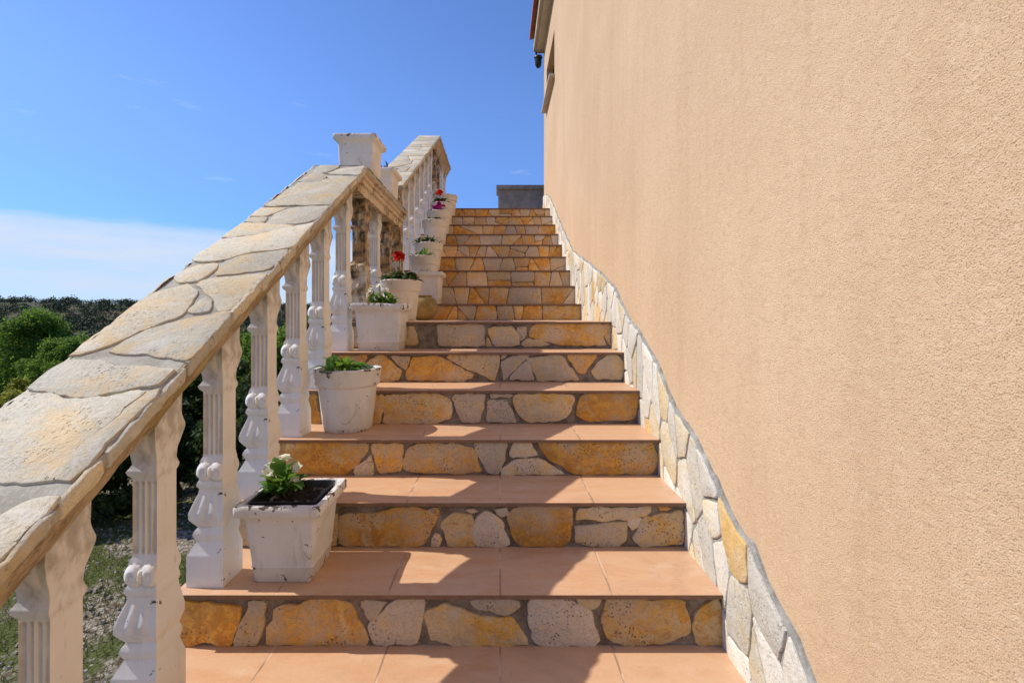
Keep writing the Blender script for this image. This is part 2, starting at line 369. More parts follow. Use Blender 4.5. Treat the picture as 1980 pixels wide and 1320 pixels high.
M_ROOF = mat_plain('clay_tile', (0.36, 0.11, 0.05, 1), (0.50, 0.19, 0.09, 1), 12, .85, .3)
M_GLASS = mat_plain('window_glass', (0.02, 0.025, 0.03, 1), (0.03, 0.035, 0.04, 1), 3, .06, 0.0, spec=.8)
M_BARK = mat_plain('bark', (0.06, 0.045, 0.03, 1), (0.14, 0.105, 0.07, 1), 18, .9, .8, .02)
M_JAR = mat_plain('mossy_clay', (0.20, 0.145, 0.045, 1), (0.33, 0.23, 0.09, 1), 18, .8, .6, .006)
M_GROUND = mat_ground()

# ------------------------------------------------------------------ flat stones
F = 930.0
def px(x, y, Y): return ((x-967)*Y/F, (610-y)*Y/F)

def roughen(poly, seg, amp, seed, cut=.003):
    rnd = random.Random(seed); out = []
    n = len(poly)
    for i in range(n):
        a = Vector(poly[i]); b = Vector(poly[(i+1) % n]); L = (b-a).length
        k = max(1, int(L/seg))
        for j in range(k):
            p = a.lerp(b, j/k)
            d = Vector((b.y-a.y, a.x-b.x)).normalized() if L > 1e-6 else Vector((0, 0))
            nz = noise.noise(Vector((p.x*23, p.y*23, seed*.37)))*amp*1.6 + rnd.uniform(-.5, .5)*amp*.6
            if j == 0:       # cut the corners a little
                a0 = Vector(poly[i-1]); c = a.lerp((a0+b)/2, min(.3, cut/max(.01, ((a0+b)/2-a).length))); p = c
            out.append(p + d*nz)
    return out

def area(p): return .5*sum(p[i-1][0]*p[i][1]-p[i][0]*p[i-1][1] for i in range(len(p)))

def stones_mesh(name, polys, tints, place, thick=.012, bevel=.005, seg=.018, amp=.0035, seed=0, grow=0.):
    """polys: outlines in a 2D frame (metres); place(u, v, h) -> 3D"""
    V = []; Fc = []; T = []
    for i, p in enumerate(polys):
        if abs(area(p)) < 8e-5: continue
        if area(p) < 0: p = p[::-1]
        r = roughen(p, seg, amp, seed+i); n = len(r); b = min(bevel, .12*math.sqrt(abs(area(p))))
        rnd = random.Random(seed*31+i); th = thick*rnd.uniform(.75, 1.2); tx, ty = rnd.uniform(-.01, .01), rnd.uniform(-.01, .01)
        cx = sum(q.x for q in r)/n; cy = sum(q.y for q in r)/n
        def inset(d):
            out = []
            for k in range(n):
                t = (r[(k+1) % n]-r[k-1])
                if t.length < 1e-6: t = Vector((1, 0))
                t.normalize(); out.append(r[k] + Vector((-t.y, t.x))*d)
            return out
        rings = [(inset(-b*.6-grow), -.002), (inset(-b*.4-grow), th*.5), (inset(b*.0-grow), th*.88), (inset(b*.7-grow), th)]
        base = len(V)
        for ring, h in rings:
            for q in ring: V.append(place(q.x, q.y, h + ((q.x-cx)*tx+(q.y-cy)*ty if h > 0 else 0)))
        for a in range(len(rings)-1):
            for k in range(n):
                Fc.append((base+a*n+k, base+a*n+(k+1) % n, base+(a+1)*n+(k+1) % n, base+(a+1)*n+k))
        Fc.append(tuple(base+3*n+k for k in range(n)))
        T += [tints[i]]*(4*n)
    me = bpy.data.meshes.new(name); me.from_pydata([tuple(v) for v in V], [], Fc); me.update()
    at = me.color_attributes.new('tint', 'FLOAT_COLOR', 'POINT')
    at.data.foreach_set('color', np.array([(a, b, c, 1) for a, b, c in T], dtype=np.float32).reshape(-1))
    return me

def clip(poly, a, b, c):     # keep a*x+b*y<=c
    out = []
    for i in range(len(poly)):
        p, q = poly[i], poly[(i+1) % len(poly)]
        dp = a*p[0]+b*p[1]-c; dq = a*q[0]+b*q[1]-c
        if dp <= 0: out.append(p)
        if (dp < 0) != (dq < 0) and abs(dp-dq) > 1e-12:
            t = dp/(dp-dq); out.append((p[0]+(q[0]-p[0])*t, p[1]+(q[1]-p[1])*t))
    return out

def voronoi(seeds, x0, x1, y0, y1, gap, sx=1., sy=1.):
    res = []
    for i, (a, b) in enumerate(seeds):
        p = [(x0, y0), (x1, y0), (x1, y1), (x0, y1)]
        for j, (c, d) in enumerate(seeds):
            if i == j: continue
            # metric scaled by sx, sy
            na, nb = (c-a)*sx*sx, (d-b)*sy*sy
            mid = na*(a+c)/2 + nb*(b+d)/2; L = math.hypot(na, nb)
            if L < 1e-9: continue
            p = clip(p, na/L, nb/L, mid/L - gap/2)
            if len(p) < 3: break
        if len(p) >= 3: res.append(p)
    return res

def jgrid(x0, x1, y0, y1, nx, ny, j, rnd, skip=.12):
    out = []
    for a in range(nx):
        for b in range(ny):
            if rnd.random() < skip: continue
            out.append((x0+(a+.5+(.5 if b % 2 else 0)*.7+rnd.uniform(-j, j))*(x1-x0)/nx, y0+(b+.5+rnd.uniform(-j, j))*(y1-y0)/ny))
    return out

# ------------------------------------------------------------------ stairs
def stepY(k): return 1.2+.3*k if k <= 6 else 4.12+.3235*(k-7)
zs = {1: -.871, 2: -.7005, 3: -.542, 4: -.374, 5: -.207, 6: -.039}
def stepZ(k):
    if k in zs: return zs[k]
    if k < 1: return -.871+.166*(k-1)
    return .100+.1745*(k-7)
XL, XR = -1.022, .713
stair = empty('staircase', (0, 1.2, 0)); tag(stair, 'long outdoor flight of terracotta-tiled steps with crazy-paved ochre stone risers', 'staircase')
TR = {}
def T(r, g=None): return (r, random.random() if g is None else g, random.random())
def conv(poly, ox, oy, s, Y): return [px(ox+x*s, oy+y*s, Y) for x, y in poly]
A_ = (320, 1040, 560/1980); B_ = (880, 1040, 560/1980); C_ = (520, 800, 400/1886); D_ = (900, 800, 460/1980); E_ = (580, 600, 340/1951); F_ = (900, 560, 360/1760)
traced = {
1: [(A_, [(95,440),(300,440),(420,470),(515,470),(490,600),(440,725),(380,720),(300,690),(200,740),(140,775),(30,770),(60,640),(95,560)], .95),
    (A_, [(580,430),(690,435),(660,520),(630,775),(480,775),(520,600),(560,520)], .35),
    (A_, [(740,490),(960,440),(1120,410),(1240,430),(1300,520),(1380,700),(1370,745),(1100,765),(960,750),(690,730),(690,650),(740,560)], .85),
    (A_, [(1340,430),(1515,430),(1410,565)], .15),
    (A_, [(1395,600),(1540,450),(1620,420),(1760,415),(1760,540),(1710,710),(1580,720),(1470,765),(1430,720)], .1),
    (B_, [(-210,520),(-70,450),(0,490),(200,545),(400,560),(500,720),(400,745),(60,745),(0,735),(-90,700),(-160,690)], .55),
    (B_, [(95,430),(250,405),(440,430),(450,460),(340,515),(160,480)], .1),
    (B_, [(520,420),(640,400),(780,410),(930,500),(975,700),(950,735),(600,750),(530,690),(510,520)], .05),
    (B_, [(820,410),(1000,405),(980,460),(890,470)], .5),
    (B_, [(1030,400),(1200,400),(1300,420),(1570,425),(1600,640),(1440,715),(1200,735),(1060,690),(1005,600)], .6),
    (B_, [(1640,510),(1790,410),(1820,500),(1815,735),(1645,720)], .65)],
2: [(C_, [(640,930),(950,900),(1200,870),(1540,870),(1500,990),(1420,1180),(1330,1230),(1150,1200),(900,1200),(640,1180)], .75),
    (C_, [(-350,900),(200,880),(620,920),(610,1190),(-350,1190)], .5),
    (C_, [(1520,1090),(1575,1130),(1560,1225),(1480,1225)], .3),
    (D_, [(-202,922),(-90,820),(50,850),(65,900),(55,1000),(80,1095),(-150,1100),(-160,1020)], .55),
    (D_, [(85,880),(160,810),(240,850),(320,910),(300,960),(365,1080),(300,1110),(100,1105),(75,1000)], .1),
    (D_, [(0,800),(60,785),(105,810),(60,830)], .1), (D_, [(240,800),(340,790),(350,835),(300,850)], .0),
    (D_, [(350,880),(400,780),(560,765),(880,780),(880,880),(850,1050),(760,1100),(480,1100),(400,1010)], .95),
    (D_, [(940,790),(1540,775),(1510,830),(1340,870),(920,865)], .35),
    (D_, [(910,940),(1340,900),(1340,1010),(1280,1095),(1090,1115),(920,1060)], .25),
    (D_, [(1355,885),(1470,875),(1390,970)], .2),
    (D_, [(1500,855),(1800,820),(1800,1080),(1490,1100),(1390,1030),(1440,950)], .5),
    (D_, [(1600,765),(1710,765),(1690,800),(1620,800)], .9)],
3: [(C_, [(60,270),(700,250),(905,280),(860,380),(700,575),(560,570),(400,540),(60,540)], .8),
    (C_, [(930,370),(950,560),(790,570),(790,500)], .15),
    (C_, [(945,275),(1220,280),(1205,520),(1010,530),(960,400)], .7),
    (C_, [(1235,400),(1280,300),(1420,275),(1700,275),(1870,320),(1930,520),(1700,530),(1450,540),(1230,500)], .75),
    (D_, [(75,235),(345,230),(330,340),(275,500),(190,480),(100,320)], .1),
    (D_, [(410,240),(540,235),(600,340),(370,350)], .1),
    (D_, [(300,510),(370,400),(600,370),(820,500),(600,490),(400,515)], .3),
    (D_, [(600,240),(800,220),(1560,215),(1600,400),(1540,490),(1000,510),(880,480),(700,370)], .85)],
4: [(E_, [(60,940),(160,930),(240,1250),(110,1250)], .9), (E_, [(240,940),(860,930),(780,1250),(260,1250)], .6),
    (E_, [(880,930),(910,930),(930,1100),(890,1250),(800,1250)], .6),
    (E_, [(945,960),(1180,930),(1540,930),(1680,1010),(1670,1200),(1500,1250),(920,1240)], .6),
    (F_, [(-125,1020),(-100,990),(190,990),(170,1080),(130,1240),(-20,1250),(-80,1130)], .25),
    (F_, [(230,990),(450,985),(420,1015),(240,1020)], .15), (F_, [(210,1050),(380,1035),(480,1250),(205,1245)], .1),
    (F_, [(460,1000),(800,985),(1020,1010),(1010,1100),(950,1200),(740,1250),(560,1230),(470,1130)], .5),
    (F_, [(1110,1000),(1200,970),(1650,970),(1640,1100),(1590,1210),(1200,1245),(1040,1190),(1060,1080)], .9)],
5: [(E_, [(330,510),(740,500),(680,600),(520,740),(340,740)], .7), (E_, [(700,640),(850,510),(930,510),(1120,680),(1100,770),(880,790)], .55),
    (E_, [(1020,510),(1220,510),(1180,660),(1060,570)], .4), (E_, [(1250,520),(1540,510),(1920,720),(1840,780),(1200,770),(1190,700)], .75),
    (F_, [(-170,630),(0,605),(320,605),(310,740),(270,850),(0,735),(-100,680)], .35),
    (F_, [(345,618),(390,615),(345,660)], .3), (F_, [(340,680),(480,600),(600,600),(450,760),(360,855)], .15),
    (F_, [(420,840),(570,680),(650,850)], .1), (F_, [(580,650),(850,600),(900,610),(1070,850),(680,850)], .25),
    (F_, [(960,610),(1240,605),(1180,700),(1130,790),(1080,790)], .85), (F_, [(1190,770),(1330,590),(1440,600),(1500,700),(1480,840),(1250,840)], .35)],
6: [(E_, [(330,190),(690,180),(710,400),(330,400)], .85), (E_, [(740,190),(1190,180),(1180,380),(760,390)], .5), (E_, [(1220,180),(1260,180),(1310,370),(1190,380)], .5),
    (F_, [(-270,335),(170,330),(185,525),(-250,525)], .2), (F_, [(210,370),(430,345),(480,400),(510,520),(280,535),(235,430)], .45),
    (F_, [(205,450),(255,530),(205,530)], .3), (F_, [(490,360),(570,350),(570,430),(520,480)], .3),
    (F_, [(600,400),(660,330),(1320,320),(1370,340),(1290,440),(1330,520),(900,515),(770,480),(610,450)], .8),
    (F_, [(530,520),(590,470),(700,480),(800,520),(700,540)], .35), (F_, [(1315,440),(1370,365),(1370,520)], .5)],
}
NT = .013                    # tile thickness
for k in range(-3, 16):
    y0, z1 = stepY(k), stepZ(k)
    y1 = stepY(k+1) if k < 15 else 11.5
    zb = stepZ(k-1)
    # tread: tile slab
    bm = bmesh.new()
    fl = bm.verts.layers.float.new('front')
    x1 = XR
    ys = [y0, y0+.1, y1+.03 if k < 15 else y1]
    grid = [[bm.verts.new((x, yy, z1+E)) for x in (XL-.004, x1)] for yy in ys]
    for i, row in enumerate(grid):
        for v in row: v[fl] = ys[i]-y0
    for a, b in zip(grid, grid[1:]): f = bm.faces.new((a[0], a[1], b[1], b[0]))
    low = [bm.verts.new((x, yy, z1-NT+E)) for yy in (ys[0], ys[-1]) for x in (XL-.004, x1)]
    f = bm.faces.new((low[0], low[1], grid[0][1], grid[0][0])); f.material_index = 1
    f = bm.faces.new((grid[0][0], grid[1][0], grid[2][0], low[2], low[0])); f.material_index = 1
    f = bm.faces.new((low[0], low[2], low[3], low[1])); f.material_index = 1
    for v in low: v[fl] = .3
    bmesh.ops.recalc_face_normals(bm, faces=bm.faces)
    me = bpy.data.meshes.new('step_tread'); bm.to_mesh(me); bm.free()
    o = link('step_tread', me, [M_TILE, M_NOSE], stair, True)
    # riser: mortar body, stones in front
    yr = y0+.016
    bm = bmesh.new()
    box(bm, XL, XR, yr, (y1 if k < 15 else 11.5)+.01, (zb if k > -3 else -1.9)-.0+E, z1-NT-.0005+E)
    o = link('step_core', from_bm(bm, 'step_core'), M_MORT, stair, True)
    polys = []; tints = []
    top, bot = z1-NT-.004, zb+.004
    if k in traced:
        for fr, p, r in traced[k]:
            q = conv(p, *fr, y0+.012)
            polys.append([(min(max(a, XL+.004), .696), min(max(b, bot), top)) for a, b in q]); tints.append(T(min(1, r+random.uniform(-.05, .05))))
    else:
        rnd = random.Random(100+k)
        seeds = jgrid(XL, .70, bot, top, 8+rnd.randint(0, 2), 2, .48, rnd, .22)
        cells = voronoi(seeds, XL+.005, .695, bot+.001, top-.001, .011, 1.0, .75)
        # shear a little so joints lean
        polys = cells; tints = [T(rnd.choice([.1, .3, .45, .6, .75, .9, .95])) for _ in cells]
    me = stones_mesh('riser_stones', polys, tints, lambda u, v, h, yr=yr: (u, yr-h*.95, v+E), thick=.009, bevel=.0035, seg=.012 if k < 7 else .025, amp=.006 if k < 7 else .003, seed=k*50+7, grow=.0045 if k < 7 else .0015)
    link('riser_stones', me, M_RISER, stair, True, smooth=28)

# ------------------------------------------------------------------ house
WX = .715
house = empty('house', (WX, 7.84, 0)); tag(house, 'peach stucco house side wall rising beside the steps with one small high window', 'house')
bm = bmesh.new()
wy0, wy1, wz0, wz1 = 6.33, 7.38, 3.17+E, 3.76+E
y0, y1, z0, z1 = -4.0, 7.84, -.3, 4.45+E
def q4(p): bm.faces.new([bm.verts.new(c) for c in p])
ysx = [y0, wy0, wy1, y1]; zsx = [z0, wz0, wz1, z1]
vv = {(i, j): bm.verts.new((WX, ysx[i], zsx[j])) for i in range(4) for j in range(4)}
for i in range(3):
    for j in range(3):
        if (i, j) != (1, 1): bm.faces.new((vv[i, j], vv[i, j+1], vv[i+1, j+1], vv[i+1, j]))
R = .16
rv = [bm.verts.new((WX+R, a, b)) for a, b in ((wy0, wz0), (wy1, wz0), (wy1, wz1), (wy0, wz1))]
hv = [vv[1, 1], vv[2, 1], vv[2, 2], vv[1, 2]]
for i in range(4): bm.faces.new((hv[i], hv[(i+1) % 4], rv[(i+1) % 4], rv[i]))
XB = 8.0
q4([(WX, y1, z0), (XB, y1, z0), (XB, y1, z1), (WX, y1, z1)]); q4([(WX, y0, z0), (WX, y0, z1), (XB, y0, z1), (XB, y0, z0)])
q4([(XB, y0, z0), (XB, y0, z1), (XB, y1, z1), (XB, y1, z0)]); q4([(WX, y0, z1), (WX, y1, z1), (XB, y1, z1), (XB, y0, z1)])
me = bpy.data.meshes.new('stucco_wall'); bmesh.ops.recalc_face_normals(bm, faces=bm.faces); bm.to_mesh(me); bm.free()
link('stucco_wall', me, M_STUCCO, house, True)
# window
bm = bmesh.new(); fx0, fx1 = WX+.10, WX+.15
box(bm, fx0, fx1, wy0+.002, wy0+.05, wz0+.002, wz1-.002); box(bm, fx0, fx1, wy1-.05, wy1-.002, wz0+.002, wz1-.002)
box(bm, fx0, fx1, wy0+.05, wy1-.05, wz0+.002, wz0+.05); box(bm, fx0, fx1, wy0+.05, wy1-.05, wz1-.05, wz1-.002)
box(bm, fx0, fx1, (wy0+wy1)/2-.025, (wy0+wy1)/2+.025, wz0+.05, wz1-.05)
win = link('window', from_bm(bm, 'window'), M_BLACK, house, True)
bm = bmesh.new(); box(bm, fx0+.02, fx0+.03, wy0+.04, wy1-.04, wz0+.04, wz1-.04)
link('pane', from_bm(bm, 'pane'), M_GLASS, win)
bm = bmesh.new(); box(bm, WX-.075, WX+.12, wy0-.04, wy1+.06, wz0-.05, wz0-.001)
bmesh.ops.bevel(bm, geom=bm.edges[:], offset=.006, segments=2, affect='EDGES')
link('window_sill', from_bm(bm, 'window_sill'), M_TRIM, win)
# eave and roof
bm = bmesh.new(); box(bm, WX-.165, WX+.3, -4.1, 7.93, 4.34+E, 4.47+E); box(bm, WX-.12, WX+.3, -4.1, 7.90, 4.30+E, 4.34+E-.001)
eave = link('eave', from_bm(bm, 'eave'), M_TRIM, house, True)
bm = bmesh.new()
for i in range(56):
    yc = -4+i*.214; pts = []
    rr = []
    for s in range(6):
        t = s/5; x = WX-.235+t*2.4; z = 4.475+.03+t*.75+E
        rr.append([(x, yc+.107*math.cos(a), z+.055*math.sin(a)) for a in [math.pi*j/6 for j in range(7)]] )
    loft(bm, rr, close=False, cap0=False, cap1=False)
    vs = [bm.verts.new(p) for p in rr[0]]; bm.faces.new(vs)
bmesh.ops.solidify(bm, geom=bm.faces[:], thickness=.012) if False else None
link('roof', from_bm(bm, 'roof'), M_ROOF, house, True)
# stone skirting on the wall beside the steps
pk = [(1565,1320),(1530,1230),(1480,1140),(1450,1060),(1410,1000),(1380,920),(1340,850),(1290,760),(1270,710),(1240,660),(1205,600),(1190,560),(1150,520),(1110,490),(1095,460),(1078,420),(1062,380)]
topc = [(-.6, -1.78), (.3, -1.28), (.8, -1.0)]
for x, y in pk:
    Y = .70*F/(x-967); topc.append((Y, (610-y)*Y/F))
topc += [(7.40, 1.86), (7.83, 1.93)]
topc.sort()
botc = [(-.6, -2.2), (.3, -1.75), (1.5, -1.09), (3.0, -.25), (3.9, -.13), (4.2, -.02), (6.7, 1.32), (7.83, 1.42)]
def interp(c, y):
    for (a, b), (d, e) in zip(c, c[1:]):
        if a <= y <= d: return b+(e-b)*(y-a)/(d-a)
    return c[-1][1] if y > c[-1][0] else c[0][1]
def topw(y): return interp(topc, y) + .022*noise.noise(Vector((y*7, 1.7, 0))) + .012*noise.noise(Vector((y*24, 4.7, 0)))
bm = bmesh.new(); N = 420
la = []; 
for i in range(N+1):
    y = -.6+i*(7.83+.6)/N; t = topw(y); b = interp(botc, y)
    la.append([bm.verts.new((WX+.002, y, b+E)), bm.verts.new((.702, y, b+E)), bm.verts.new((.702, y, t-.004+E)), bm.verts.new((.707, y, t+.006+E)), bm.verts.new((WX+.002, y, t+.009+.006*noise.noise(Vector((y*50, 0, 3)))+E))])
for a, b in zip(la, la[1:]):
    for k in range(4): bm.faces.new((a[k], a[k+1], b[k+1], b[k]))
bm.faces.new(la[-1])
sk = link('stone_skirting', from_bm(bm, 'stone_skirting'), M_MORT2, house, True)
rnd = random.Random(4)
def cells_strip():
    seeds = []; y = -.55
    while y < 7.85:
        cols = 4 if 2.8 < y < 4.6 else 3
        sp = .10 if y < 2.8 else .12
        for j in range(cols):
            if rnd.random() < .22: continue
            seeds.append((y+rnd.uniform(-.035, .035)+(j % 2)*sp*.5, (j+.5+rnd.uniform(-.3, .3))/cols))
        y += sp
    return seeds
# v coordinate 0..1 is the height between the two outlines, about .45 m
seeds = cells_strip(); H = .48
cells = voronoi([(a, b*H) for a, b in seeds], -.6, 7.825, 0, H-.006, .010, 1.15, .85)
polys = []
for c in cells:
    # densify so that mapping follows the wavy outline
    q = []
    for i in range(len(c)):
        a, b = c[i], c[(i+1) % len(c)]; n = max(1, int(math.hypot(b[0]-a[0], b[1]-a[1])/.05))
        q += [(a[0]+(b[0]-a[0])*t/n, a[1]+(b[1]-a[1])*t/n) for t in range(n)]
    polys.append([(y, interp(botc, y)+(topw(y)-interp(botc, y))*v/H) for y, v in q])
tints = [(rnd.choice([.0, .05, .1, .1, .2, .25, .35, .4, .5, .8]) - .15*(rnd.random() < .4), rnd.random(), rnd.random()) for _ in polys]
me = stones_mesh('skirting_stones', polys, tints, lambda u, v, h: (.702-h, u, v+E), thick=.007, bevel=.003, seg=.018, amp=.004, seed=900)
link('skirting_stones', me, M_WSTONE, sk, smooth=50)

# wall lamp at the far corner of the house
lamp = empty('wall_lamp', (.70, 7.87, 4.21+E)); lamp.scale = (1.15, 1.15, 1.15); tag(lamp, 'small black lantern hung under the eave at the far corner of the house', 'lamp')
bm = bmesh.new()
box(bm, .045, .08, -.035, .035, -.02, .12)
tube(bm, [(.05, 0, .05), (0, 0, .11), (-.06, 0, .12), (-.10, 0, .08), (-.09, 0, .03)], [.012]*5, 8)
link('bracket', from_bm(bm, 'bracket'), M_BLACK, lamp, smooth=40)
bm = bmesh.new()
prof = [(.012, .045), (.055, .02), (.062, 0), (.05, -.01), (.045, -.10), (.03, -.13), (.008, -.145)]
loft(bm, [[(-.065+r*math.cos(a), r*math.sin(a), z) for a in [2*math.pi*i/10 for i in range(10)]] for r, z in prof])
link('lantern_head', from_bm(bm, 'lantern_head'), M_BLACK, lamp, smooth=40)

# grey parapet at the top of the steps
par = empty('parapet', (.35, 9.4, 1.5+E)); tag(par, 'low grey rendered block with a projecting coping at the top of the steps', 'parapet')
bm = bmesh.new(); box(bm, -.035, 2.0, 9.05, 9.5, stepZ(15)-.3+E, 2.365+E); link('wall', from_bm(bm, 'wall'), M_GREY, par, True)
bm = bmesh.new(); box(bm, -.07, 2.0, 9.0, 9.55, 2.366+E, 2.445+E); bmesh.ops.bevel(bm, geom=bm.edges[:], offset=.008, segments=2, affect='EDGES')
link('coping', from_bm(bm, 'coping'), M_GREY, par, True)

# ------------------------------------------------------------------ balustrade
bal = empty('balustrade', (-.95, 1.2, 0)); tag(bal, 'balustrade along the left of the steps with a flagstone handrail', 'balustrade')
XI, XO = -.80, -1.11
SL = .613
def capz(Y): return .899+SL*(Y-2.884)
def prof_beam(xi, xo, moulded=False):
    if moulded:
        return [(xi, 0), (xi, -.034), (xi-.018, -.036), (xi-.018, -.058), (xi-.032, -.062), (xi-.032, -.09), (xi-.05, -.095), (xi-.055, -.14),
                (xo+.055, -.14), (xo+.05, -.095), (xo+.032, -.09), (xo+.032, -.062), (xo+.018, -.058), (xo+.018, -.036), (xo, -.034), (xo, 0)]
    return [(xi, 0), (xi-.002, -.030), (xi-.016, -.036), (xi-.028, -.07), (xi-.05, -.11), (xi-.085, -.165),
            (xo+.085, -.165), (xo+.05, -.11), (xo+.028, -.07), (xo+.016, -.036), (xo+.002, -.030), (xo, 0)]
def beam(prof, ya, yb, zf, seed, n=None, jit=.007):
    bm = bmesh.new(); rings = []; n = n or max(2, int(abs(yb-ya)/.035))
    for i in range(n+1):
        y = ya+(yb-ya)*i/n
        rings.append([(x+jit*noise.noise(Vector((x*9, y*11, seed)))+jit*.6*noise.noise(Vector((z*40, y*34, seed))), y, zf(y)+z-.004+(jit*noise.noise(Vector((y*11, z*30, seed+5))) if z < 0 else 0)+E) for x, z in prof])
    loft(bm, rings); return from_bm(bm, 'rail_beam')
YA, YB, YC = -.6, 2.884, 4.18
ZL = .899
link('rail_beam', beam(prof_beam(XI, XO), YA, YB, capz, 1), M_BEAM, bal, True, smooth=35)
link('rail_beam', beam(prof_beam(-.805, -1.11, True), YB+.001, YC, lambda y: ZL, 2, jit=.002), M_WRAIL, bal, True, smooth=30)
XI2, XO2 = -.85, -1.145; SL2 = .539
def capz2(Y): return 1.165+SL2*(Y-4.25)
YD = 6.8; ZT = capz2(YD)
link('rail_beam', beam(prof_beam(XI2, XO2), 4.19, YD, capz2, 3), M_BEAM, bal, True, smooth=35)
link('rail_beam', beam(prof_beam(XI2-.0, XO2), YD+.001, 8.3, lambda y: ZT, 4), M_BEAM, bal, True, smooth=35)
# newel post carrying the start of the upper rail
bm = bmesh.new(); box(bm, -1.10, -.875, 4.19, 4.33, stepZ(6)+E, capz2(4.19)-.10+E); bmesh.ops.bevel(bm, geom=bm.edges[:], offset=.008, segments=2, affect='EDGES')
link('newel_post', from_bm(bm, 'newel_post'), M_WEATH, bal, True)

# coping flagstones, outlined on the sloping rail
Z2 = (0, 560, 500/868); Z6 = (0, 420, 460/1047); Z7 = (380, 300, 340/1402)
capst = [
 (Z2, [(-700,1500),(-700,1050),(0,765),(70,722),(200,690),(150,745),(0,890)], .3),
 (Z6, [(-300,1060),(-80,860),(110,768),(250,798),(380,812),(500,796),(640,768),(440,925),(335,1010),(240,1152),(0,1152),(-300,1160)], .25),
 (Z6, [(652,772),(694,765),(560,890),(305,1155),(255,1150),(345,1022),(450,935)], .15),
 (Z6, [(110,745),(215,655),(300,632),(450,642),(520,668),(640,665),(770,672),(695,735),(560,758),(380,785),(250,772)], .1),
 (Z6, [(490,592),(560,545),(640,505),(800,452),(900,442),(1040,410),(825,630),(700,605),(560,592)], .3),
 (Z6, [(300,610),(470,490),(600,370),(680,335),(825,298),(870,335),(800,432),(640,486),(500,556),(400,585)], .45),
 (Z6, [(830,420),(905,355),(922,370),(915,415)], .2),
 (Z7, [(20,1015),(150,985),(350,967),(550,958),(420,1090),(290,1230),(190,1245),(180,1180),(120,1110),(60,1060),(0,1040)], .4),
 (Z7, [(165,958),(190,875),(240,845),(400,795),(600,777),(720,752),(650,840),(575,905),(400,932)], .2),
 (Z7, [(-160,960),(0,885),(170,872),(150,905),(60,970),(0,1000),(-130,1020)], .3),
 (Z7, [(-30,830),(210,675),(300,663),(470,642),(560,622),(800,570),(935,545),(755,735),(600,760),(400,780),(230,830),(60,855)], .3),
 (Z7, [(205,655),(380,545),(500,552),(700,560),(780,562),(600,602),(470,627),(300,652)], .2),
 (Z7, [(395,530),(440,500),(560,500),(520,540)], .3), (Z7, [(445,485),(500,425),(730,420),(640,457),(550,488)], .35),
 (Z7, [(560,545),(620,482),(740,430),(850,418),(1050,415),(955,515),(850,540),(700,552)], .1),
 (Z7, [(550,405),(700,305),(820,222),(1000,218),(1030,192),(1130,232),(1200,255),(1060,400),(850,400)], .35),
 (Z7, [(820,212),(920,148),(1010,150),(1030,170),(980,212)], .2), (Z7, [(1042,168),(1290,172),(1210,245),(1110,215)], .25),
 (Z7, [(920,145),(990,85),(1130,88),(1130,102),(1030,145)], .1), (Z7, [(1042,150),(1150,112),(1335,92),(1290,160)], .2)]
polys = []; tints = []
for (ox, oy, s), p, r in capst:
    q = []
    for x, y in p:
        X, Yp = ox+x*s, oy+y*s
        Y = 808.2/(Yp-39.9); q.append(((X-967)*Y/F, Y))
    q = [(min(max(a, XO-.003), XI+.003), min(max(b, YA), YB)) for a, b in q]; polys.append(q); tints.append(T(r))
c_, s_ = 1, SL
me = stones_mesh('coping', polys, tints, lambda u, v, h: (u, v-h*.5, capz(v)+h*.86-.002+E), thick=.0055, bevel=.003, seg=.015, amp=.006, seed=300, grow=.006)
lowcap = link('coping_stones', me, M_CAP, bal, True, smooth=22)
# mortar bed, sides and edge stones of the sloping cap
def slab(ya, yb, zf, xi, xo, seed):
    bm = bmesh.new(); rings = []; n = max(2, int((yb-ya)/.03))
    for i in range(n+1):
        y = ya+(yb-ya)*i/n; j = lambda a: .0025*noise.noise(Vector((y*8, a, seed)))
        rings.append([(xi+.002+j(1), y, zf(y)-.034+E), (xi+.004+j(1), y, zf(y)-.012+E), (xi-.004+j(2), y, zf(y)-.003+E),
                      (xo+.004+j(3), y, zf(y)-.003+E), (xo-.004+j(4), y, zf(y)-.012+E), (xo-.002+j(4), y, zf(y)-.034+E)])
    loft(bm, rings); return from_bm(bm, 'mortar_bed')
link('mortar_bed', slab(YA, YB+.0, capz, XI, XO, 3.1), M_MORT3, bal, True, smooth=40)
def edge_stones(ya, yb, zf, x, sgn, seed):
    rnd = random.Random(seed); y = ya; polys = []; tt = []
    while y < yb-.06:
        L = rnd.uniform(.09, .30); e = min(y+L, yb)
        g = rnd.uniform(.004, .009); l = rnd.uniform(-.012, .012); u1 = rnd.uniform(-.005, .002); d1 = rnd.uniform(-.036, -.024); polys.append([(y+g, zf(y+g)+d1), (e-g+l, zf(e-g+l)+d1+rnd.uniform(-.003, .003)), (e-g, zf(e-g)+u1), (y+g, zf(y+g)+u1)]); tt.append(T(rnd.uniform(.0, .45)))
        y = e
    return stones_mesh('edge_stones', polys, tt, lambda u, v, h: (x+sgn*(h-.003), u, v+E), thick=.008, bevel=.003, seg=.016, amp=.005, seed=seed)
link('edge_stones', edge_stones(YA, YB, capz, XI+.004, 1, 11), M_CAP, bal, True, smooth=50)
link('edge_stones', edge_stones(YA, YB, capz, XO-.004, -1, 12), M_CAP, bal, True, smooth=50)
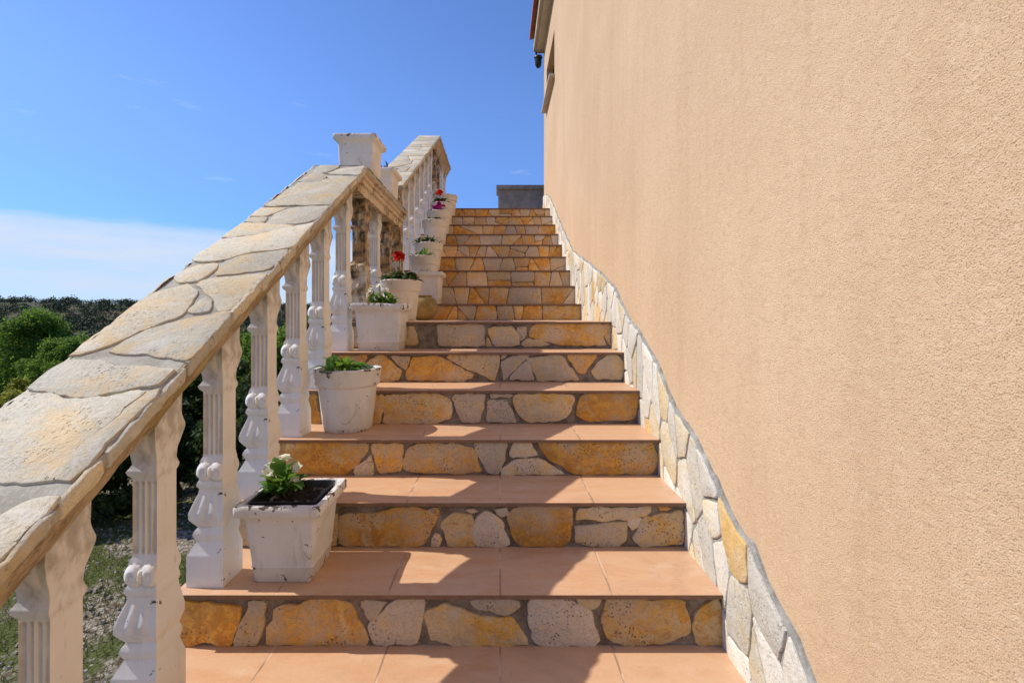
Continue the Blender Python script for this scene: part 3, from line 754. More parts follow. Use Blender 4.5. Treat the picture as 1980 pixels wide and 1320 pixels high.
def vor_cap(ya, yb, zf, xi, xo, seed):
    rnd = random.Random(seed); n = int((yb-ya)/.17)
    seeds = jgrid(xo, xi, ya, yb, 2, n, .45, rnd, .18)
    cells = voronoi(seeds, xo-.002, xi+.002, ya, yb, .012, .8, 1.1)
    return stones_mesh('coping_stones', cells, [T(rnd.uniform(.05, .4)) for _ in cells], lambda u, v, h: (u, v-h*.4, zf(v)+h*.9-.002+E), thick=.006, bevel=.003, seg=.025, amp=.005, seed=seed, grow=.001)
link('mortar_bed', slab(YB+.001, YC, lambda y: ZL, XI-.005, XO, 5.1), M_MORT3, bal, True, smooth=40)
link('coping_stones', vor_cap(YB, YC, lambda y: ZL, XI-.005, XO, 21), M_CAP, bal, True, smooth=50)
link('mortar_bed', slab(4.185, YD, capz2, XI2, XO2, 6.1), M_MORT3, bal, True, smooth=40)
link('coping_stones', vor_cap(4.185, YD, capz2, XI2, XO2, 22), M_CAP, bal, True, smooth=50)
link('edge_stones', edge_stones(4.185, YD, capz2, XI2+.004, 1, 13), M_CAP, bal, True, smooth=50)
link('mortar_bed', slab(YD+.001, 8.3, lambda y: ZT, XI2, XO2, 7.1), M_MORT3, bal, True, smooth=40)
link('coping_stones', vor_cap(YD, 8.3, lambda y: ZT, XI2, XO2, 23), M_CAP, bal, True, smooth=50)

def smooth01(a, b, x):
    t = min(1, max(0, (x-a)/(b-a))); return t*t*(3-2*t)
PW = [(0, .118), (.096, .118), (.104, .112), (.138, .092), (.144, .097), (.158, .104), (.172, .097), (.180, .088), (.192, .100), (.207, .112), (.225, .113), (.255, .101),
      (.285, .088), (.298, .086), (.308, .094), (.318, .092), (.326, .086), (.34, .088), (.385, .084), (.40, .076), (.60, .076), (.607, .086), (.617, .090), (.625, .083), (.635, .077),
      (.665, .082), (.695, .100), (.712, .111), (.722, .112), (.734, .104), (.745, .098), (.78, .101), (.86, .108), (.95, .108)]
def pw(z): return interp(PW, z)
def baluster_mesh(slope, htop=.82):
    NZ, NF = 190, 26
    bm = bmesh.new(); rings = []
    W0 = .118
    for i in range(NZ+1):
        z = htop*i/NZ
        wd = pw(z); hd = pw(z)*.5*1.0
        pts = []
        fl = smooth01(.395, .41, z)*(1-smooth01(.585, .60, z)); vs = smooth01(.185, .205, z)*(1-smooth01(.27, .30, z)); ac = smooth01(.65, .68, z)*(1-smooth01(.74, .76, z))
        def relief(s, L):   # s: distance along face from its outer corner, L face length
            u = s/L; d = 0
            d -= fl*.0065*abs(math.sin(math.pi*(u*4)))**.6
            d += vs*.0013*math.cos(2*math.pi*u*3)*math.sin(math.pi*min(1, max(0, (z-.185)/.115)))
            d += ac*.004*abs(math.sin(math.pi*u*2.5))
            for cu in (.24, .76):
                dx = (u-cu)*L; dz = z-.352; r = math.hypot(dx, dz); Rr = .0285
                if r < Rr:
                    q = r/Rr; a = math.atan2(dz, dx if cu < .5 else -dx)
                    d += .012*(1-q**3)**.5 - .004*max(0, math.cos(2*math.pi*(q*1.6)-a))*(1-q*.6)
            return d
        for k in range(NF):              # front face, from the flat stair side to the outer corner
            t = k/NF; s = (1-t)*wd; pts.append((-t*wd, -hd-relief(s, wd), z))
        for k in range(NF):
            t = k/NF; y = -hd+t*2*hd; pts.append((-wd-relief(t*2*hd, 2*hd), y, z))
        for k in range(NF+1):
            t = k/NF; pts.append((-wd+t*wd, hd+relief(t*wd, wd), z))
        pts.append((0, hd*.33, z)); pts.append((0, -hd*.33, z))
        xo = -(.118-wd)*.30
        rings.append([(x+xo*(1+x/wd), y, zz + (slope*y if zz > .62 else 0)*smooth01(.76, htop, zz)) for x, y, zz in pts])
    loft(bm, rings); me = from_bm(bm, 'baluster'); return me
def place_bal(o, x, y, zb, ztop, htop=.82, sxy=1.0):
    o.location = (x-bal.location.x, y-bal.location.y, zb+E); o.scale = (sxy, sxy, (ztop-zb)/htop)
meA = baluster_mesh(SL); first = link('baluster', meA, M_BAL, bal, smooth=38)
def nb(me): 
    o = first.copy(); o.data = me; C.objects.link(o); o.parent = bal; return o
spots = [(k, stepY(k)+.04+.06, stepZ(k)) for k in range(-2, 6)]
for i, (k, y, z) in enumerate(spots):
    if k == 5: y += .055
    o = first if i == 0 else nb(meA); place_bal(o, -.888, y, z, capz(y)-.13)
meF = baluster_mesh(0); meF.materials.append(M_BAL); meF.polygons.foreach_set('use_smooth', [True]*len(meF.polygons)); meF.set_sharp_from_angle(angle=math.radians(38))
meW = meF.copy(); meW.materials.clear(); meW.materials.append(M_WEATH)
wb = nb(meW); place_bal(wb, -.862, 3.17, stepZ(6), ZL-.125, sxy=1.28); wb['label'] = 'blackened bare-cement baluster'
o = nb(meF); place_bal(o, -.885, 3.56, stepZ(6), ZL-.125)
wb = nb(meW); place_bal(wb, -.885, 3.93, stepZ(6), ZL-.125, sxy=1.1); wb['label'] = 'blackened bare-cement baluster'
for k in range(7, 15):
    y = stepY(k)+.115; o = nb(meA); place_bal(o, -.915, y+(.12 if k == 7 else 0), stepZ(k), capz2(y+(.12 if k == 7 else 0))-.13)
for y in (6.95, 7.35, 7.75, 8.15):
    o = nb(meW if y < 7.5 else meF); place_bal(o, -.915, y, stepZ(15), ZT-.125)

# ------------------------------------------------------------------ pots
def sq_ring(h, z, r=.02, n=4):
    pts = []
    for qx, qy, a0 in ((1, 1, 0), (-1, 1, 90), (-1, -1, 180), (1, -1, 270)):
        for k in range(n+1):
            a = math.radians(a0+90*k/n); pts.append((qx*(h-r)+r*math.cos(a), qy*(h-r)+r*math.sin(a), z))
    # subdivide the straight sides
    out = []
    for i in range(len(pts)):
        p, q = Vector(pts[i]), Vector(pts[(i+1) % len(pts)]); m = max(1, int((q-p).length/.02))
        out += [tuple(p.lerp(q, t/m)) for t in range(m)] if (q-p).length > .04 else [tuple(p)]
    return out
def pot_mesh(kind, seed, rim=.14, base=.095, h=.262):
    if kind == 'square':
        P = [(base-.004, 0), (base, .006), (base+.003, .045), (base+.007, .052), (base+.005, .06), (rim-.026, h-.052), (rim-.020, h-.044), (rim-.004, h-.036), (rim, h-.030), (rim, h-.006), (rim-.004, h),
             (rim-.020, h), (rim-.025, h-.006), (rim-.030, h-.04)]
    else:
        P = [(base-.006, 0), (base, .006), (base+.012, .10), (base+.024, h-.085), (rim-.012, h-.078), (rim-.007, h-.070), (rim-.009, h-.05), (rim-.004, h-.042), (rim-.003, h-.012), (rim, h-.008), (rim-.003, h),
             (rim-.018, h), (rim-.024, h-.008), (rim-.030, h-.04)]
    Q = []
    for (a, za), (b, zb) in zip(P, P[1:]):
        m = max(1, int(abs(zb-za)/.02)); Q += [(a+(b-a)*t/m, za+(zb-za)*t/m) for t in range(m)]
    Q.append(P[-1]); bm = bmesh.new(); rings = []
    for r, z in Q:
        ring = sq_ring(r, z, .012) if kind == 'square' else [(r*math.cos(a), r*math.sin(a), z) for a in [2*math.pi*i/48 for i in range(48)]]
        rings.append([tuple(Vector(p)*(1+.012*noise.noise(Vector((p[0]*9, p[1]*9, p[2]*9+seed))))+Vector((0, 0, .004*noise.noise(Vector((p[0]*14, p[1]*14, seed))) if z > .1 else 0))) for p in ring])
    R = [[bm.verts.new(p) for p in (ring if True else 0)] for ring in []]
    n = min(len(r) for r in rings); rings = [r[:n] if len(r) == n else resample(r, n) for r in rings]
    loft(bm, rings); return from_bm(bm, 'pot_body')
def resample(r, n):
    L = [0]
    for i in range(len(r)): L.append(L[-1]+(Vector(r[(i+1) % len(r)])-Vector(r[i])).length)
    out = []
    for k in range(n):
        t = L[-1]*k/n; i = max(j for j in range(len(r)) if L[j] <= t+1e-9)
        f = (t-L[i])/max(1e-9, L[i+1]-L[i]); out.append(tuple(Vector(r[i]).lerp(Vector(r[(i+1) % len(r)]), f)))
    return out
# every square ring gets the same point count: fix the count by side
def sq_ring(h, z, r=.012, n=3, m=10):
    out = []
    for (qx, qy, a0) in ((1, 1, 0), (-1, 1, 90), (-1, -1, 180), (1, -1, 270)):
        cx, cy = qx*(h-r), qy*(h-r)
        arc = [(cx+r*math.cos(math.radians(a0+90*k/n)), cy+r*math.sin(math.radians(a0+90*k/n)), z) for k in range(n+1)]
        out += arc
        a = Vector(arc[-1]); ang = math.radians(a0+90); d = Vector((-math.sin(ang), math.cos(ang), 0)); L = 2*(h-r)
        out += [tuple(a+d*L*k/m) for k in range(1, m)]
    return out
def pot(kind, x, y, zb, label, seed, rim=.14, base=.095, h=.262, mat=0, rz=0, fill='soil', group='whitewashed pots along the steps'):
    t = empty('flower_pot' if kind == 'round' else 'square_planter', (x, y, zb+E), rz)
    tag(t, label, 'flower pot' if kind == 'round' else 'planter', group)
    link('pot_body', pot_mesh(kind, seed, rim, base, h), M_POTS[mat], t, smooth=40)
    bm = bmesh.new()
    if fill == 'soil':
        n = 28; c = bm.verts.new((0, 0, h-.028)); rr = []
        for i in range(n):
            a = 2*math.pi*i/n; R_ = rim-.026
            if kind == 'square': s = R_/max(abs(math.cos(a)), abs(math.sin(a)))
            else: s = R_
            rr.append(bm.verts.new((s*math.cos(a), s*math.sin(a), h-.034+random.uniform(-.004, .004))))
        for i in range(n): bm.faces.new((c, rr[i], rr[(i+1) % n]))
        link('soil', from_bm(bm, 'soil'), M_SOIL, t)
    else:                                  # a black plastic nursery tray of soil sunk in the planter
        g = rim-.032
        loft(bm, [sq_ring(g-.006, h-.05, .01), sq_ring(g, h+.004, .01), sq_ring(g-.004, h+.006, .01), sq_ring(g-.007, h+.002, .01), sq_ring(g-.012, h-.035, .01)])
        link('nursery_tray', from_bm(bm, 'nursery_tray'), M_BLACK, t, smooth=40)
        bm = bmesh.new(); ng = 26; L_ = g-.009
        gv = [[bm.verts.new((-L_+2*L_*i/ng, -L_+2*L_*j/ng, h-.022+.012*noise.noise(Vector((i*.35, j*.35, 2)))+random.uniform(-.003, .004))) for j in range(ng+1)] for i in range(ng+1)]
        for i in range(ng):
            for j in range(ng): bm.faces.new((gv[i][j], gv[i+1][j], gv[i+1][j+1], gv[i][j+1]))
        link('soil', from_bm(bm, 'soil'), M_SOIL, t)
    return t

# plants
def leaf(bm, base, dir_, up, L, W, droop=.3, n=4, mi=0):
    """pointed oval leaf, folded a little on its midrib"""
    d = dir_.normalized(); s = d.cross(up).normalized(); u = s.cross(d).normalized()
    mid = []; lf = []; rt = []
    for i in range(n+1):
        t = i/n; p = base + d*(L*t) + u*(L*(.18*math.sin(math.pi*t*.8) - droop*t*t)); wv = W*math.sin(math.pi*min(.97, max(.03, t))**.8)*.5
        mid.append(bm.verts.new(p)); lf.append(bm.verts.new(p+s*wv+u*wv*.35)); rt.append(bm.verts.new(p-s*wv+u*wv*.35))
    for i in range(n):
        for a, b in ((lf, mid), (mid, rt)):
            f = bm.faces.new((a[i], a[i+1], b[i+1], b[i])); f.smooth = True; f.material_index = mi
LG = mat_leaf('bright_leaf', (0.05, 0.13, 0.02, 1), (0.10, 0.24, 0.035, 1), (0.24, 0.38, 0.05, 1), .4)
LD = mat_leaf('dark_leaf', (0.025, 0.055, 0.018, 1), (0.05, 0.10, 0.03, 1), (0.11, 0.15, 0.05, 1), .3)
def petal_mat(n, c): return mat_leaf(n, c, tuple(min(1, x*1.15) for x in c[:3])+(1,), c, .35)
PWHT = petal_mat('white_petal', (0.78, 0.80, 0.66, 1)); PRED = petal_mat('red_petal', (0.72, 0.035, 0.012, 1)); PMAG = petal_mat('magenta_petal', (0.50, 0.03, 0.26, 1)); STEM = mat_plain('stem', (0.06, 0.12, 0.03, 1), (0.09, 0.16, 0.04, 1))
def rdir(rnd, lo, hi):
    a = rnd.uniform(0, 2*math.pi); e = math.radians(rnd.uniform(lo, hi)); return Vector((math.cos(a)*math.cos(e), math.sin(a)*math.cos(e), math.sin(e)))
def plant(name, x, y, zb, label, cat, seed, nl=26, L=.07, W=.035, hgt=.05, spread=.05, lm=None, flowers=(), fm=None, fr=.018, group=None, lo=-5, hi=70):
    rnd = random.Random(seed); t = empty(name, (x, y, zb+E)); tag(t, label, cat, group)
    bm = bmesh.new(); stems = []
    for i in range(nl):
        d = rdir(rnd, lo, hi); r = spread*rnd.random()**.6; a = rnd.uniform(0, 6.28)
        b = Vector((math.cos(a)*r, math.sin(a)*r, rnd.uniform(.0, hgt)*(1-.5*r/spread)))
        d = (d+Vector((math.cos(a), math.sin(a), 0))*.5).normalized()
        leaf(bm, b, d, Vector((0, 0, 1)), L*rnd.uniform(.65, 1.15), W*rnd.uniform(.7, 1.15), rnd.uniform(.1, .6)); stems.append(b)
    link('leaves', from_bm(bm, 'leaves'), lm or LG, t)
    bm = bmesh.new()
    for b in stems[::2]: tube(bm, [(b.x*.3, b.y*.3, -.02), (b.x*.8, b.y*.8, b.z*.5), tuple(b)], [.003, .0025, .002], 5)
    for f in flowers: tube(bm, [(f[0]*.3, f[1]*.3, -.01), (f[0]*.7, f[1]*.7, f[2]*.6), (f[0], f[1], f[2])], [.003, .0025, .002], 5)
    link('stems', from_bm(bm, 'stems'), STEM, t)
    for (fx, fy, fz, k, rad) in flowers:
        bm = bmesh.new()
        for j in range(k):
            c = Vector((fx, fy, fz))+rdir(rnd, -40, 90)*rad*(rnd.random()**.4 if k > 1 else .1)
            nrm = (c-Vector((fx, fy, fz-rad*.6))).normalized() if k > 1 else rdir(rnd, 20, 60)
            s = nrm.cross(Vector((.3, .2, 1))).normalized(); u = s.cross(nrm)
            for q in range(5):
                a = 2*math.pi*q/5+j; dd = s*math.cos(a)+u*math.sin(a)+nrm*.35; leaf(bm, c, dd, nrm, fr*rnd.uniform(.85, 1.1), fr*.9, .1, 3)
        link('flower_head', from_bm(bm, 'flower_head'), fm, t)
    return t

def ptx(x, Y): return (x-967)*Y/F
p1 = pot('square', -.712, 1.665, stepZ(1), 'chipped white square planter on the lowest tiled step in the foreground', 1, fill='tray', mat=0)
plant('flowering_plant', -.765, 1.70, stepZ(1)+.245, 'white-flowered plant with bright green leaves in the foreground square planter', 'plant', 5, nl=36, L=.066, W=.050, hgt=.075, spread=.05, lm=LG,
      flowers=[(-.045, -.015, .075, 1, .01), (-.05, .01, .09, 1, .01), (.005, 0, .115, 2, .012), (.05, 0, .085, 1, .012), (.05, -.025, .045, 1, .01)], fm=PWHT, fr=.024, lo=15, hi=85)
p2 = pot('round', -.732, 2.315, stepZ(3), 'round white pot on the third step holding a low green plant', 2, rim=.158, base=.112, h=.292, mat=0)
plant('potted_plant', -.745, 2.30, stepZ(3)+.262, 'low dark green leafy plant without flowers in the round pot on the third step', 'plant', 6, nl=48, L=.085, W=.036, hgt=.055, spread=.08, lm=LG)
p3 = pot('square', -.715, 2.93, stepZ(5), 'white square planter with white flowers just below the landing', 3, rim=.158, base=.118, h=.278, mat=0)
plant('flowering_plant', -.72, 2.93, stepZ(5)+.248, 'green plant with small white blossoms in the square planter below the landing', 'plant', 7, nl=60, L=.07, W=.036, hgt=.09, spread=.075, lm=LG,
      flowers=[(-.05, -.03, .12, 2, .015), (-.02, .02, .14, 2, .015), (-.07, 0, .09, 2, .014), (.03, -.02, .11, 1, .01), (.05, .02, .07, 1, .012)], fm=PWHT, fr=.022)
p4 = pot('round', -.715, 3.47, stepZ(6), 'round cream pot on the landing below a red geranium', 4, rim=.15, base=.105, h=.29, mat=1)
plant('geranium', -.72, 3.47, stepZ(6)+.262, 'red geranium on a tall stem in the round pot on the landing', 'plant', 8, nl=60, L=.065, W=.055, hgt=.08, spread=.11, lm=LD, flowers=[(-.005, -.02, .20, 44, .036)], fm=PRED, fr=.019)
# rounded mossy jar on the landing
jar = empty('clay_jar', (-.625, 3.93, stepZ(6)+E)); tag(jar, 'small rounded olive-brown clay jar at the foot of the upper steps', 'jar')
bm = bmesh.new(); JP = [(.045, 0), (.075, .015), (.108, .06), (.118, .10), (.108, .15), (.085, .18), (.066, .19), (.068, .198), (.070, .203), (.058, .203), (.050, .18)]
loft(bm, [[(r*math.cos(a), r*math.sin(a), z) for a in [2*math.pi*i/32 for i in range(32)]] for r, z in JP]); link('jar_body', from_bm(bm, 'jar_body'), M_JAR, jar, smooth=40)
bm = bmesh.new(); bm.faces.new([bm.verts.new((.052*math.cos(a), .052*math.sin(a), .188)) for a in [2*math.pi*i/20 for i in range(20)]]); link('soil', from_bm(bm, 'soil'), M_SOIL, jar)
p6 = pot('square', -.66, 4.34, stepZ(7), 'white square planter on the first step of the upper flight', 6, rim=.155, base=.115, h=.285, mat=1)
plant('seedling', -.67, 4.34, stepZ(7)+.255, 'tiny dark sprig in the square planter on the first upper step', 'plant', 9, nl=14, L=.07, W=.022, hgt=.04, spread=.035, lm=LD)
rp = [(8, 4.62, -.725, .150, .29, 'round white pot nearest the square planter on the upper flight, with a yellow-green plant'),
      (9, 4.95, -.735, .150, .29, 'second round pot of the upper flight, with spreading green leaves'),
      (11, 5.60, -.755, .155, .30, 'round white pot in the middle of the upper flight with a small dark plant'),
      (12, 5.93, -.755, .155, .30, 'round pot on the upper flight holding a magenta flower'),
      (13, 6.25, -.755, .155, .30, 'round pot near the top of the steps holding a red geranium'),
      (14, 6.58, -.745, .165, .31, 'topmost round pot on the steps, rim edged dark, showing no plant')]
for k, y, x, r, h, lb in rp: pot('round', x, y, stepZ(k), lb, 20+k, rim=r, base=r*.72, h=h, mat=1)
plant('potted_plant', -.745, 4.62, stepZ(8)+.262, 'sparse yellow-green plant in the first round pot of the upper flight', 'plant', 11, nl=30, L=.085, W=.035, hgt=.06, spread=.09, lm=LG)
plant('potted_plant', -.75, 4.95, stepZ(9)+.262, 'spreading dark green plant in the second round pot of the upper flight', 'plant', 12, nl=60, L=.09, W=.035, hgt=.07, spread=.10, lm=LD)
plant('potted_plant', -.765, 5.60, stepZ(11)+.272, 'low blackish-green plant in the pot below the magenta flower', 'plant', 13, nl=40, L=.085, W=.03, hgt=.05, spread=.09, lm=LD)
plant('flowering_plant', -.765, 5.93, stepZ(12)+.272, 'magenta flower with dark leaves on the upper flight', 'plant', 14, nl=40, L=.07, W=.035, hgt=.05, spread=.08, lm=LD, flowers=[(.02, -.05, .085, 18, .055), (-.05, -.03, .06, 6, .03)], fm=PMAG, fr=.034)
plant('geranium', -.765, 6.25, stepZ(13)+.272, 'red geranium near the top of the steps', 'plant', 15, nl=60, L=.075, W=.055, hgt=.08, spread=.10, lm=LD, flowers=[(-.02, -.02, .16, 40, .042)], fm=PRED, fr=.022)
# planters on the landing rail
pot('square', -.94, 3.24, ZL+.003, 'white square planter standing highest on the end of the landing rail, rim chipped black', 31, rim=.142, base=.105, h=.275, mat=0, group='planters on the landing rail')
pot('square', -.975, 3.96, ZL+.003, 'white square planter behind the larger one on the landing rail, with a dark sprig', 32, rim=.142, base=.105, h=.275, mat=1, group='planters on the landing rail')
plant('seedling', -.94, 3.92, ZL+.25, 'dark sprig showing above the second planter on the landing rail', 'plant', 16, nl=16, L=.075, W=.034, hgt=.06, spread=.06, lm=LD)

# ------------------------------------------------------------------ ground, hills
def terr(x, y):
    d = math.hypot(x, y)
    z = 0.0
    z -= 3.2*smooth01(7, 34, d) + 3*smooth01(60, 150, d)
    z += 16.0*smooth01(190, 420, d)*(1+.10*math.sin(x*.013+1.0)+.06*math.sin(x*.041)) 
    z += .04*noise.noise(Vector((x*.7, y*.7, 0))) + 1.2*noise.noise(Vector((x*.02, y*.02, 3)))*smooth01(20, 80, d)
    return z
bm = bmesh.new(); rad = [0, .8, 1.6, 2.4, 3.2, 4, 5, 6, 7.5, 9, 11, 14, 18, 24, 32, 45, 60, 85, 120, 160, 200, 250, 300, 360, 420, 500, 700, 1000]
NA = 96; prev = None
for r in rad:
    ring = [bm.verts.new((r*math.cos(2*math.pi*i/NA), r*math.sin(2*math.pi*i/NA), terr(r*math.cos(2*math.pi*i/NA), r*math.sin(2*math.pi*i/NA)))) for i in range(NA)] if r else [bm.verts.new((0, 0, terr(0, 0)))]
    if prev:
        for i in range(NA):
            if len(prev) == 1: bm.faces.new((prev[0], ring[i], ring[(i+1) % NA]))
            else: bm.faces.new((prev[i], ring[i], ring[(i+1) % NA], prev[(i+1) % NA]))
    prev = ring
tag(link('ground', from_bm(bm, 'ground'), M_GROUND, None, smooth=60), kind='structure')

def leaf_quads(rs, centers, radii, n, size, squash=1.0):
    """n leaf faces spread through lumpy blobs"""
    centers = np.array(centers, float); radii = np.array(radii, float)
    idx = rs.choice(len(centers), n, p=radii**2/np.sum(radii**2))
    d = rs.normal(size=(n, 3)); d /= np.linalg.norm(d, axis=1)[:, None]
    rr = radii[idx]*np.clip(.35+.5*rs.random(n)**.6+.28*np.abs(rs.normal(size=n)), 0, 1.7)
    P = centers[idx]+d*rr[:, None]*np.array([1, 1, squash])
    nrm = d*.6+rs.normal(size=(n, 3))*.7+np.array([0, 0, .3]); nrm /= np.linalg.norm(nrm, axis=1)[:, None]
    t = np.cross(nrm, rs.normal(size=(n, 3))); t /= np.linalg.norm(t, axis=1)[:, None]; b = np.cross(nrm, t)
    s = size*(.6+.8*rs.random(n)); s = s[:, None]
    return np.stack([P-t*s*.9, P-b*s*.42-t*s*.1, P+t*s*.9, P+b*s*.42-t*s*.1], axis=1)
def crown_blobs(rs, w_, h_, n, base):
    c = []; r = []
    for i in range(n):
        a = rs.uniform(0, 2*math.pi); t = rs.random(); q = math.sqrt(rs.random())
        prof = math.sin(math.pi*(.16+.80*t))**.6
        c.append((math.cos(a)*q*w_*.5*prof*.78, math.sin(a)*q*w_*.5*prof*.78, base+t*(h_-base)*.86+.05*h_)); r.append(rs.uniform(.08, .22)*w_*.52)
    return c, r
def tree_meshes(seed, w_, h_, base, blobs, leaves, size, lm, trunk_r, nlimb=7):
    rs = np.random.RandomState(seed); c, r = crown_blobs(rs, w_, h_, blobs, base)
    me = quads_mesh('crown', leaf_quads(rs, c, r, leaves, size)); me.materials.append(lm)
    bm = bmesh.new(); top = base+(h_-base)*.6
    tube(bm, [(0, 0, -.2), (.03*w_, .01*w_, base*.6), (-.02*w_, .03*w_, top)], [trunk_r, trunk_r*.75, trunk_r*.3], 8)
    for i in range(nlimb):
        p = c[rs.randint(len(c))]; z0 = max(.05*h_, min(top*.8, p[2]*.55)); tube(bm, [(0, .01*w_, z0), (p[0]*.5, p[1]*.5, (z0+p[2])*.52), p], [trunk_r*.5, trunk_r*.3, trunk_r*.1], 6)
    mt = from_bm(bm, 'trunk'); mt.materials.append(M_BARK); return me, mt
def tree(name, proto, x, y, label, cat, group, s=1., rz=0.):
    t = empty(name, (x, y, terr(x, y)-.03), rz); t.scale = (s, s, s); tag(t, label, cat, group)
    for nm, me in (('crown', proto[0]), ('trunk', proto[1])):
        o = bpy.data.objects.new(nm, me); C.objects.link(o); o.parent = t
    return t
L1 = mat_leaf('fresh_foliage', (0.06, 0.13, 0.016, 1), (0.13, 0.25, 0.03, 1), (0.27, 0.38, 0.06, 1), .5)
L2 = mat_leaf('dark_foliage', (0.022, 0.042, 0.012, 1), (0.04, 0.075, 0.02, 1), (0.10, 0.14, 0.04, 1), .3)
L3 = mat_leaf('grey_green_foliage', (0.035, 0.055, 0.030, 1), (0.06, 0.085, 0.045, 1), (0.10, 0.13, 0.07, 1), .25)
L4 = mat_leaf('yellow_green_foliage', (0.16, 0.20, 0.02, 1), (0.30, 0.33, 0.04, 1), (0.45, 0.42, 0.08, 1), .5)
PA = tree_meshes(1, 3.4, 3.4, .7, 95, 34000, .055, L1, .10)
PB = tree_meshes(2, 1.7, 1.55, .12, 34, 16000, .035, L2, .03)
PC = tree_meshes(3, 1.2, 1.0, .08, 24, 9000, .032, L4, .02)
PD = tree_meshes(4, 5.0, 4.2, .7, 60, 16000, .12, L3, .14)
PE = tree_meshes(5, 1.7, 1.6, .12, 34, 16000, .034, L1, .03)
PF = tree_meshes(6, 5.5, 4.5, .6, 60, 14000, .14, L2, .14)
G1 = 'dark shrubs along the garden edge'
for i, (x, y, s, pr, lb) in enumerate([
    (-2.1, 4.25, .88, PB, 'dark shrub seen between the nearest balusters, closest to the steps'), (-3.3, 5.25, .92, PB, 'dark shrub directly behind the second one from the steps'), (-3.2, 4.15, .86, PB, 'dark shrub second from the steps behind the near balusters'),
    (-4.4, 4.2, .56, PB, 'dark shrub under the yellow-green bush at the left'), (-1.75, 6.2, 1.0, PE, 'green leafy shrub glimpsed between the balusters beside the second pot'),
    (-2.8, 6.4, 1.05, PE, 'bright green shrub glimpsed left of the foreground planter'), (-3.8, 4.3, .58, PB, 'low dark shrub at the left edge below the handrail'),
    (-1.9, 7.6, 1.02, PE, 'green shrub farthest up beside the landing balusters'), (-3.6, 6.8, .95, PE, 'leafy shrub hidden low behind the handrail')]):
    tree('shrub', pr, x, y, lb, 'shrub', G1, s, i*1.3)
tree('shrub', PC, -6.2, 6.35, 'yellow-green bush in sunlight above the handrail at the left edge', 'shrub', None, .88, .5)
tree('shrub', PC, -5.5, 6.9, 'small yellow-green bush just right of the larger one at the left edge', 'shrub', None, .68, 2.5)
tree('tree', PA, -12.9, 13.4, 'bright green bushy tree at the left edge of the view', 'tree', None, .90, 0)
tree('tree', PA, -12.4, 15.2, 'green rounded tree right of the bright tree at the left edge', 'tree', None, .70, 2)
tree('tree', PA, -9.9, 10.9, 'lower dark green tree in front of the bright ones at the left', 'tree', None, .52, 4)
rs = np.random.RandomState(9)
Q = []
for i in range(150):
    d = rs.uniform(24, 90); az = rs.uniform(-58, -18); x = d*math.sin(math.radians(az)); y = d*math.cos(math.radians(az)); z = terr(x, y); R_ = rs.uniform(1.2, 1.9)
    c = [(x+rs.uniform(-1, 1)*R_, y+rs.uniform(-1, 1)*R_, z+R_*rs.uniform(.3, 1.1)) for _ in range(7)]
    Q.append(leaf_quads(rs, c, [R_*rs.uniform(.4, .7) for _ in range(7)], 2200, .11, .9))
o = link('valley_scrub', quads_mesh('valley_scrub', np.concatenate(Q)), L3); tag(o, 'grey-green scrub filling the valley beyond the garden', 'scrub', None, 'stuff')
# far wooded hillside
rs = np.random.RandomState(12); Q = []
for i in range(2600):
    d = rs.uniform(100, 470); az = math.radians(rs.uniform(-60, 12)); x, y = d*math.sin(az), d*math.cos(az)
    if 150 < d < 235 and noise.noise(Vector((x*.02, y*.03, 7))) > -.05: continue
    R_ = rs.uniform(1.8, 3.6); z = terr(x, y)
    c = [(x+rs.uniform(-1, 1)*R_*.8, y+rs.uniform(-1, 1)*R_*.8, z+R_*rs.uniform(.2, .8)) for _ in range(4)]
    Q.append(leaf_quads(rs, c, [R_*rs.uniform(.5, .8) for _ in range(4)], 130, R_*.17, .8))
LF = mat_leaf('hill_foliage', (0.022, 0.036, 0.018, 1), (0.028, 0.046, 0.022, 1), (0.036, 0.054, 0.026, 1), .2)
o = link('distant_woodland', quads_mesh('distant_woodland', np.concatenate(Q)), LF); tag(o, 'dark wooded hillside along the horizon', 'woodland', None, 'stuff')

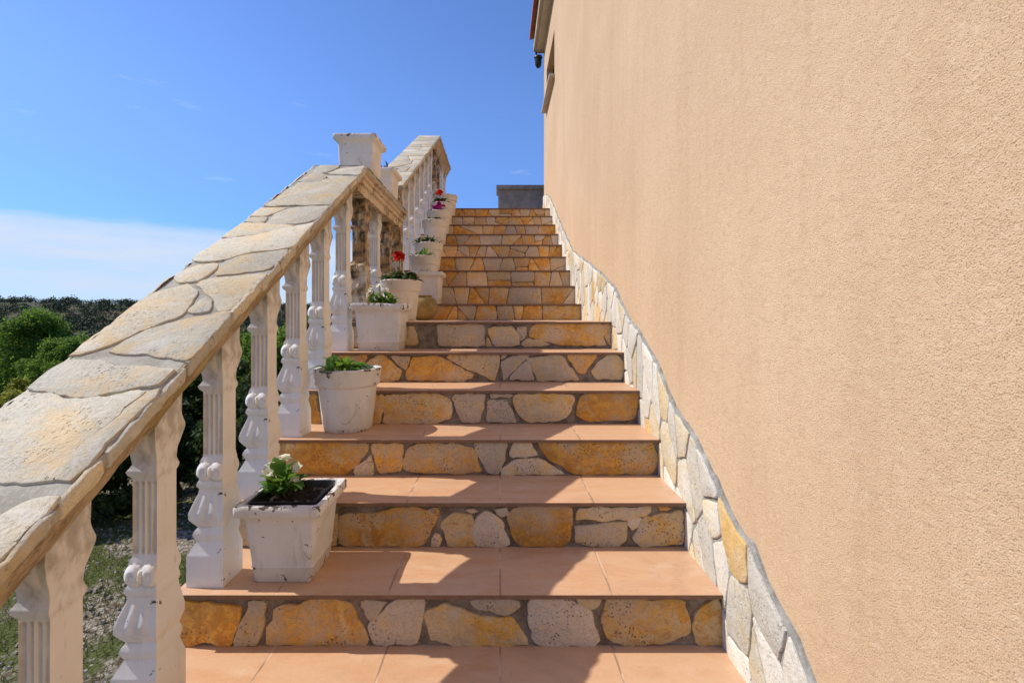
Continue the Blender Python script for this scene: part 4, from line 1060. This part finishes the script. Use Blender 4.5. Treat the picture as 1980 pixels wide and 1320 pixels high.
# grass and loose stones beside the steps
rs = np.random.RandomState(3); n = 34000
gx = rs.uniform(-6.5, -1.05, n*2); gy = rs.uniform(.6, 6, n*2)
keep = np.array([noise.noise(Vector((a*1.3, b*1.3, 2)))+.3*noise.noise(Vector((a*5, b*5, 2))) > -.12 for a, b in zip(gx, gy)]); gx, gy = gx[keep][:n], gy[keep][:n]; n = len(gx)
a = rs.uniform(0, 6.28, n); h = rs.uniform(.02, .06, n); lx, ly = rs.normal(0, .02, n), rs.normal(0, .02, n); wd = .0025
gz = np.array([terr(p, q) for p, q in zip(gx, gy)])-.003
P = np.zeros((n, 4, 3)); cx, sx = np.cos(a)*wd, np.sin(a)*wd
P[:, 0] = np.stack([gx-cx, gy-sx, gz], 1); P[:, 1] = np.stack([gx+cx, gy+sx, gz], 1)
P[:, 2] = np.stack([gx+lx+cx*.3, gy+ly+sx*.3, gz+h], 1); P[:, 3] = np.stack([gx+lx-cx*.3, gy+ly-sx*.3, gz+h], 1)
MG = mat_leaf('grass_blade', (0.07, 0.10, 0.02, 1), (0.13, 0.15, 0.035, 1), (0.26, 0.22, 0.09, 1), .3)
tag(link('grass', quads_mesh('grass', P), MG), 'short patchy grass beside the steps', 'grass', None, 'stuff')
bm = bmesh.new(); rnd = random.Random(5)
for i in range(2600):
    x, y = rnd.uniform(-4.5, -1.04), rnd.uniform(.9, 4.8); s = rnd.uniform(.006, .018)**1; z = terr(x, y)
    vs = [bm.verts.new((x+s*rnd.uniform(.6, 1.2)*math.cos(t), y+s*rnd.uniform(.6, 1.2)*math.sin(t), z)) for t in [2*math.pi*k/6 for k in range(6)]]
    tp = [bm.verts.new((x+(v.co.x-x)*.55, y+(v.co.y-y)*.55, z+s*rnd.uniform(.5, .9))) for v in vs]
    for k in range(6): bm.faces.new((vs[k], vs[(k+1) % 6], tp[(k+1) % 6], tp[k]))
    bm.faces.new(tp)
tag(link('gravel', from_bm(bm, 'gravel'), mat_plain('gravel_stone', (0.24, 0.205, 0.15, 1), (0.46, 0.42, 0.35, 1), 7, .9, .3)), 'loose pale gravel beside the steps', 'gravel', None, 'stuff')
